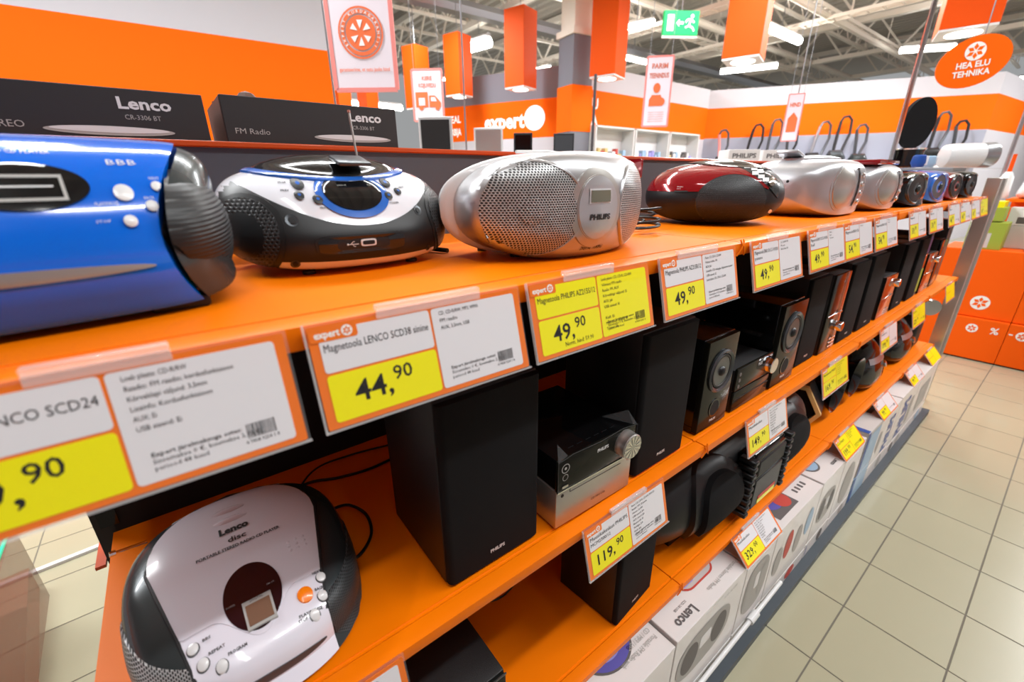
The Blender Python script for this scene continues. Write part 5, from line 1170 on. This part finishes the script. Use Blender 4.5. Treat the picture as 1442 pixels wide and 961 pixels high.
MB().lathe([(.04, 0), (.055, .01), (.062, .08), (.066, .088)], 28).build('bowl', 'gloss', t); MB().lathe([(.067, .088), (.069, .094), (.058, .096)], 28).build('bowl_rim', 'chrome', t)
MB().prism(ell(0, 0, .084, .118, 40), -.012, .012, m=Matrix.Translation((.0, 0, .212)) @ Matrix.Rotation(radians(6), 4, 'Y')).build('disc', 'cloth', t, smooth=30)
for i, (x, c) in enumerate(((2.78, 'navy'), (2.98, 'skyblue'))):
    t = thing('small_cup', ('small dark blue', 'small teal')[i] + ' cup shaped gadget on the glass shelf behind the far radios', 'gadget', (x, .2, 1.436), 0)
    MB().lathe([(.02, 0), (.03, .02), (.026, .05), (.018, .055)], 16).build('cup', c, t); MB().box(-.008, .008, -.032, -.02, .01, .05, .002, 1).build('label', 'paper', t, smooth=0)

# ---- orange promo block and goods on it ----
t = thing('promo_counter', 'orange cardboard promo counter with white round emblems on the floor at the right', 'counter', (4.78, -.0, 0), 0)
for y in (.3, -.22, -.74, -1.26):
    MB().box(0, .5, y - .517, y, .012, .34, .002, 1).build('lower_panel', 'promo', t, smooth=0); MB().box(.03, .5, y - .517, y, .345, .86, .002, 1).build('upper_panel', 'promo', t, smooth=0)
MB().box(.02, .5, -1.77, .3, 0, .012).build('toe_strip', 'black', t, smooth=0)
g_ = lambda y, z, x: (lambda u, v: (x, y - u, z + v))
m = MB(); f = g_(-.02, .46, .028); discmesh(m, f, .055)
for y, z in ((-.03, .26), (-.3, .26), (-.58, .26), (-.85, .26)): discmesh(m, g_(y, z, -.002), .034)
for y, z in ((-.13, .25), (-.42, .25), (-.7, .25)): text(m, '%', .07, g_(y, z - .01, -.002), .02); text(m, '-', .07, g_(y - .1, z - .005, -.002), .02)
m.add([(.028, -.30 - u, .43 + v) for u, v in rrect(0, .12, 0, .045, .02)], [tuple(range(20))])
m.build('white_emblems', 'whiteink', t, smooth=0)
m = MB(); emblem(m, g_(-.02, .46, .026), .06); [emblem(m, g_(y, .26, -.004), .036) for y in (-.03, -.3, -.58)]; m.build('emblem_petals', 'promo', t, smooth=0)
for i, (y, z, a, b, c, l) in enumerate(((.12, .862, .15, .2, 'green', 'green package lowest left on the orange promo counter'), (-.06, .862, .16, .17, 'cartonside', 'grey package lowest middle on the orange promo counter'), (-.25, .862, .16, .12, 'green', 'green package at the right on the orange promo counter'),
                                    (.11, 1.07, .14, .1, 'green', 'upper green package at the left of the promo counter'), (-.06, 1.035, .17, .13, 'paper', 'white package with a dark photo on the promo counter'), (.1, 1.168, .2, .045, 'yellow', 'yellow strip package on top of the green ones'))):
    t = thing('package', l, 'package', (4.85 + (.21 if i in (1, 4) else 0), y, z), 0, 'packages on the orange promo counter'); MB().box(0, .2, -b * .5 - .03, a * .5, 0, (.2, .17, .12, .1, .13, .045)[i], .002, 1).build('box', c, t, smooth=0)
    MB().box(-.001, .0005, -b * .3, a * .2, .012, (.12, .08, .06, .05, .06, .03)[i]).build('label', 'cartonside' if c != 'paper' else 'printdark', t, smooth=0)
t = thing('shop_shelf', 'white shelf edge with an orange rim behind the promo counter', 'shelf', (5.15, -.42, 1.2), 0)
MB().box(0, .5, -.9, .5, 0, .02).build('board', 'wall_orange', t, smooth=0); MB().box(.45, .5, -.9, .5, -1.2, 0).build('back', 'promo', t, smooth=0)
t = thing('white_appliance', 'white rounded appliance on the shelf behind the promo counter', 'appliance', (5.35, -.1, 1.221), 0)
b = barrel([(-.12, .003), (-.14, .04), (-.13, .14), (-.08, .2), (0, .215), (.1, .2), (.14, .1), (.13, .003)], .34, 0, .1, 3, 3, 20); b.build('housing', 'whitegloss', t); MB().box(-.05, .0, -.145, -.13, .1, .115).build('display', 'winblack', t, smooth=0)
t = thing('white_dispenser', 'small white bottle with an orange top above the end frame', 'bottle', (5.3, .13, 1.221), 0)
MB().lathe([(.04, 0), (.045, .02), (.04, .16), (.02, .2)], 16).build('bottle', 'silverwhite', t); MB().lathe([(.014, .2), (.012, .33)], 10).build('orange_top', 'lamp_orange', t)
# ---- things seen under the near end at the left ----
t = thing('orange_plinth', 'orange brown base deck seen through tinted acrylic at the lower left', 'plinth', (-.74, .9, 0), radians(8))
MB().box(-.5, .07, -.6, .72, .0, .1).build('deck', 'brownorange', t, smooth=0)
t = thing('acrylic_sheet', 'tinted acrylic sheet with a green glass edge at the lower left', 'sheet', (-.66, 1.0, .101), radians(4))
MB().box(-.35, 0, -.42, .42, .0, .3).build('acrylic', 'smoke', t, smooth=0); MB().tube([(-.035, -.3, .303), (-.004, .42, .303)], .005, 6).build('green_edge', 'greenglass', t)
t = thing('floor_rail', 'pale rail lying on the floor tiles at the lower left', 'rail', (-.75, 1.72, 0), radians(4)); MB().box(-.05, .6, 0, .02, 0, .012).build('rail', 'silverwhite', t, smooth=0)
# ---- cables ----
def cable(label, pts, r=.0026):
    P_ = [Vector(p) for p in pts]; out = []
    for i in range(len(P_) - 1):
        p0, p1, p2, p3 = P_[max(i - 1, 0)], P_[i], P_[i + 1], P_[min(i + 2, len(P_) - 1)]
        for s in range(8):
            q = s / 8; out.append(.5 * ((2 * p1) + (p2 - p0) * q + (2 * p0 - 5 * p1 + 4 * p2 - p3) * q * q + (3 * p1 - p0 - 3 * p2 + p3) * q ** 3))
    out.append(P_[-1]); tag(MB().tube(out, r, 6).build('power_cable', 'rubber', None), label, 'cable')
cable('black cable looping out right behind the white radio on the middle shelf', [(.015, .27, .885), (.045, .275, .875), (.065, .25, .861), (.055, .2, .861), (.02, .17, .861), (-.0, .2, .862)])
cable('black cable lying across the back of the middle shelf', [(-.08, .36, .861), (.0, .4, .861), (.06, .38, .861), (.13, .37, .861), (.25, .39, .861)])
cable('second thin cable crossing behind the white radio', [(-.05, .33, .861), (.02, .42, .868), (.1, .44, .861), (.2, .42, .861)], .002)
cable('thin black cable on the lower shelf left of the black speaker', [(.25, .3, .4515), (.33, .25, .4515), (.4, .26, .4515), (.46, .3, .4515)], .002)
cable('black cable with a plug between the white and the silver radio', [(.245, .33, 1.295), (.23, .3, 1.3), (.238, .27, 1.296), (.25, .24, 1.295)], .004)
cable('coiled black mains cable behind the silver radio', [(.705 + .05 * cos(a * .7) + .004 * a, .28 + .04 * sin(a * .7), 1.2955 + .0016 * a) for a in range(26)], .0035)
cable('second heap of black cable left of the dark red radio', [(.70 + .03 * cos(a * .8 + 1), .19 + .02 * sin(a * .8 + 1), 1.3 + .0014 * a) for a in range(18)], .003)
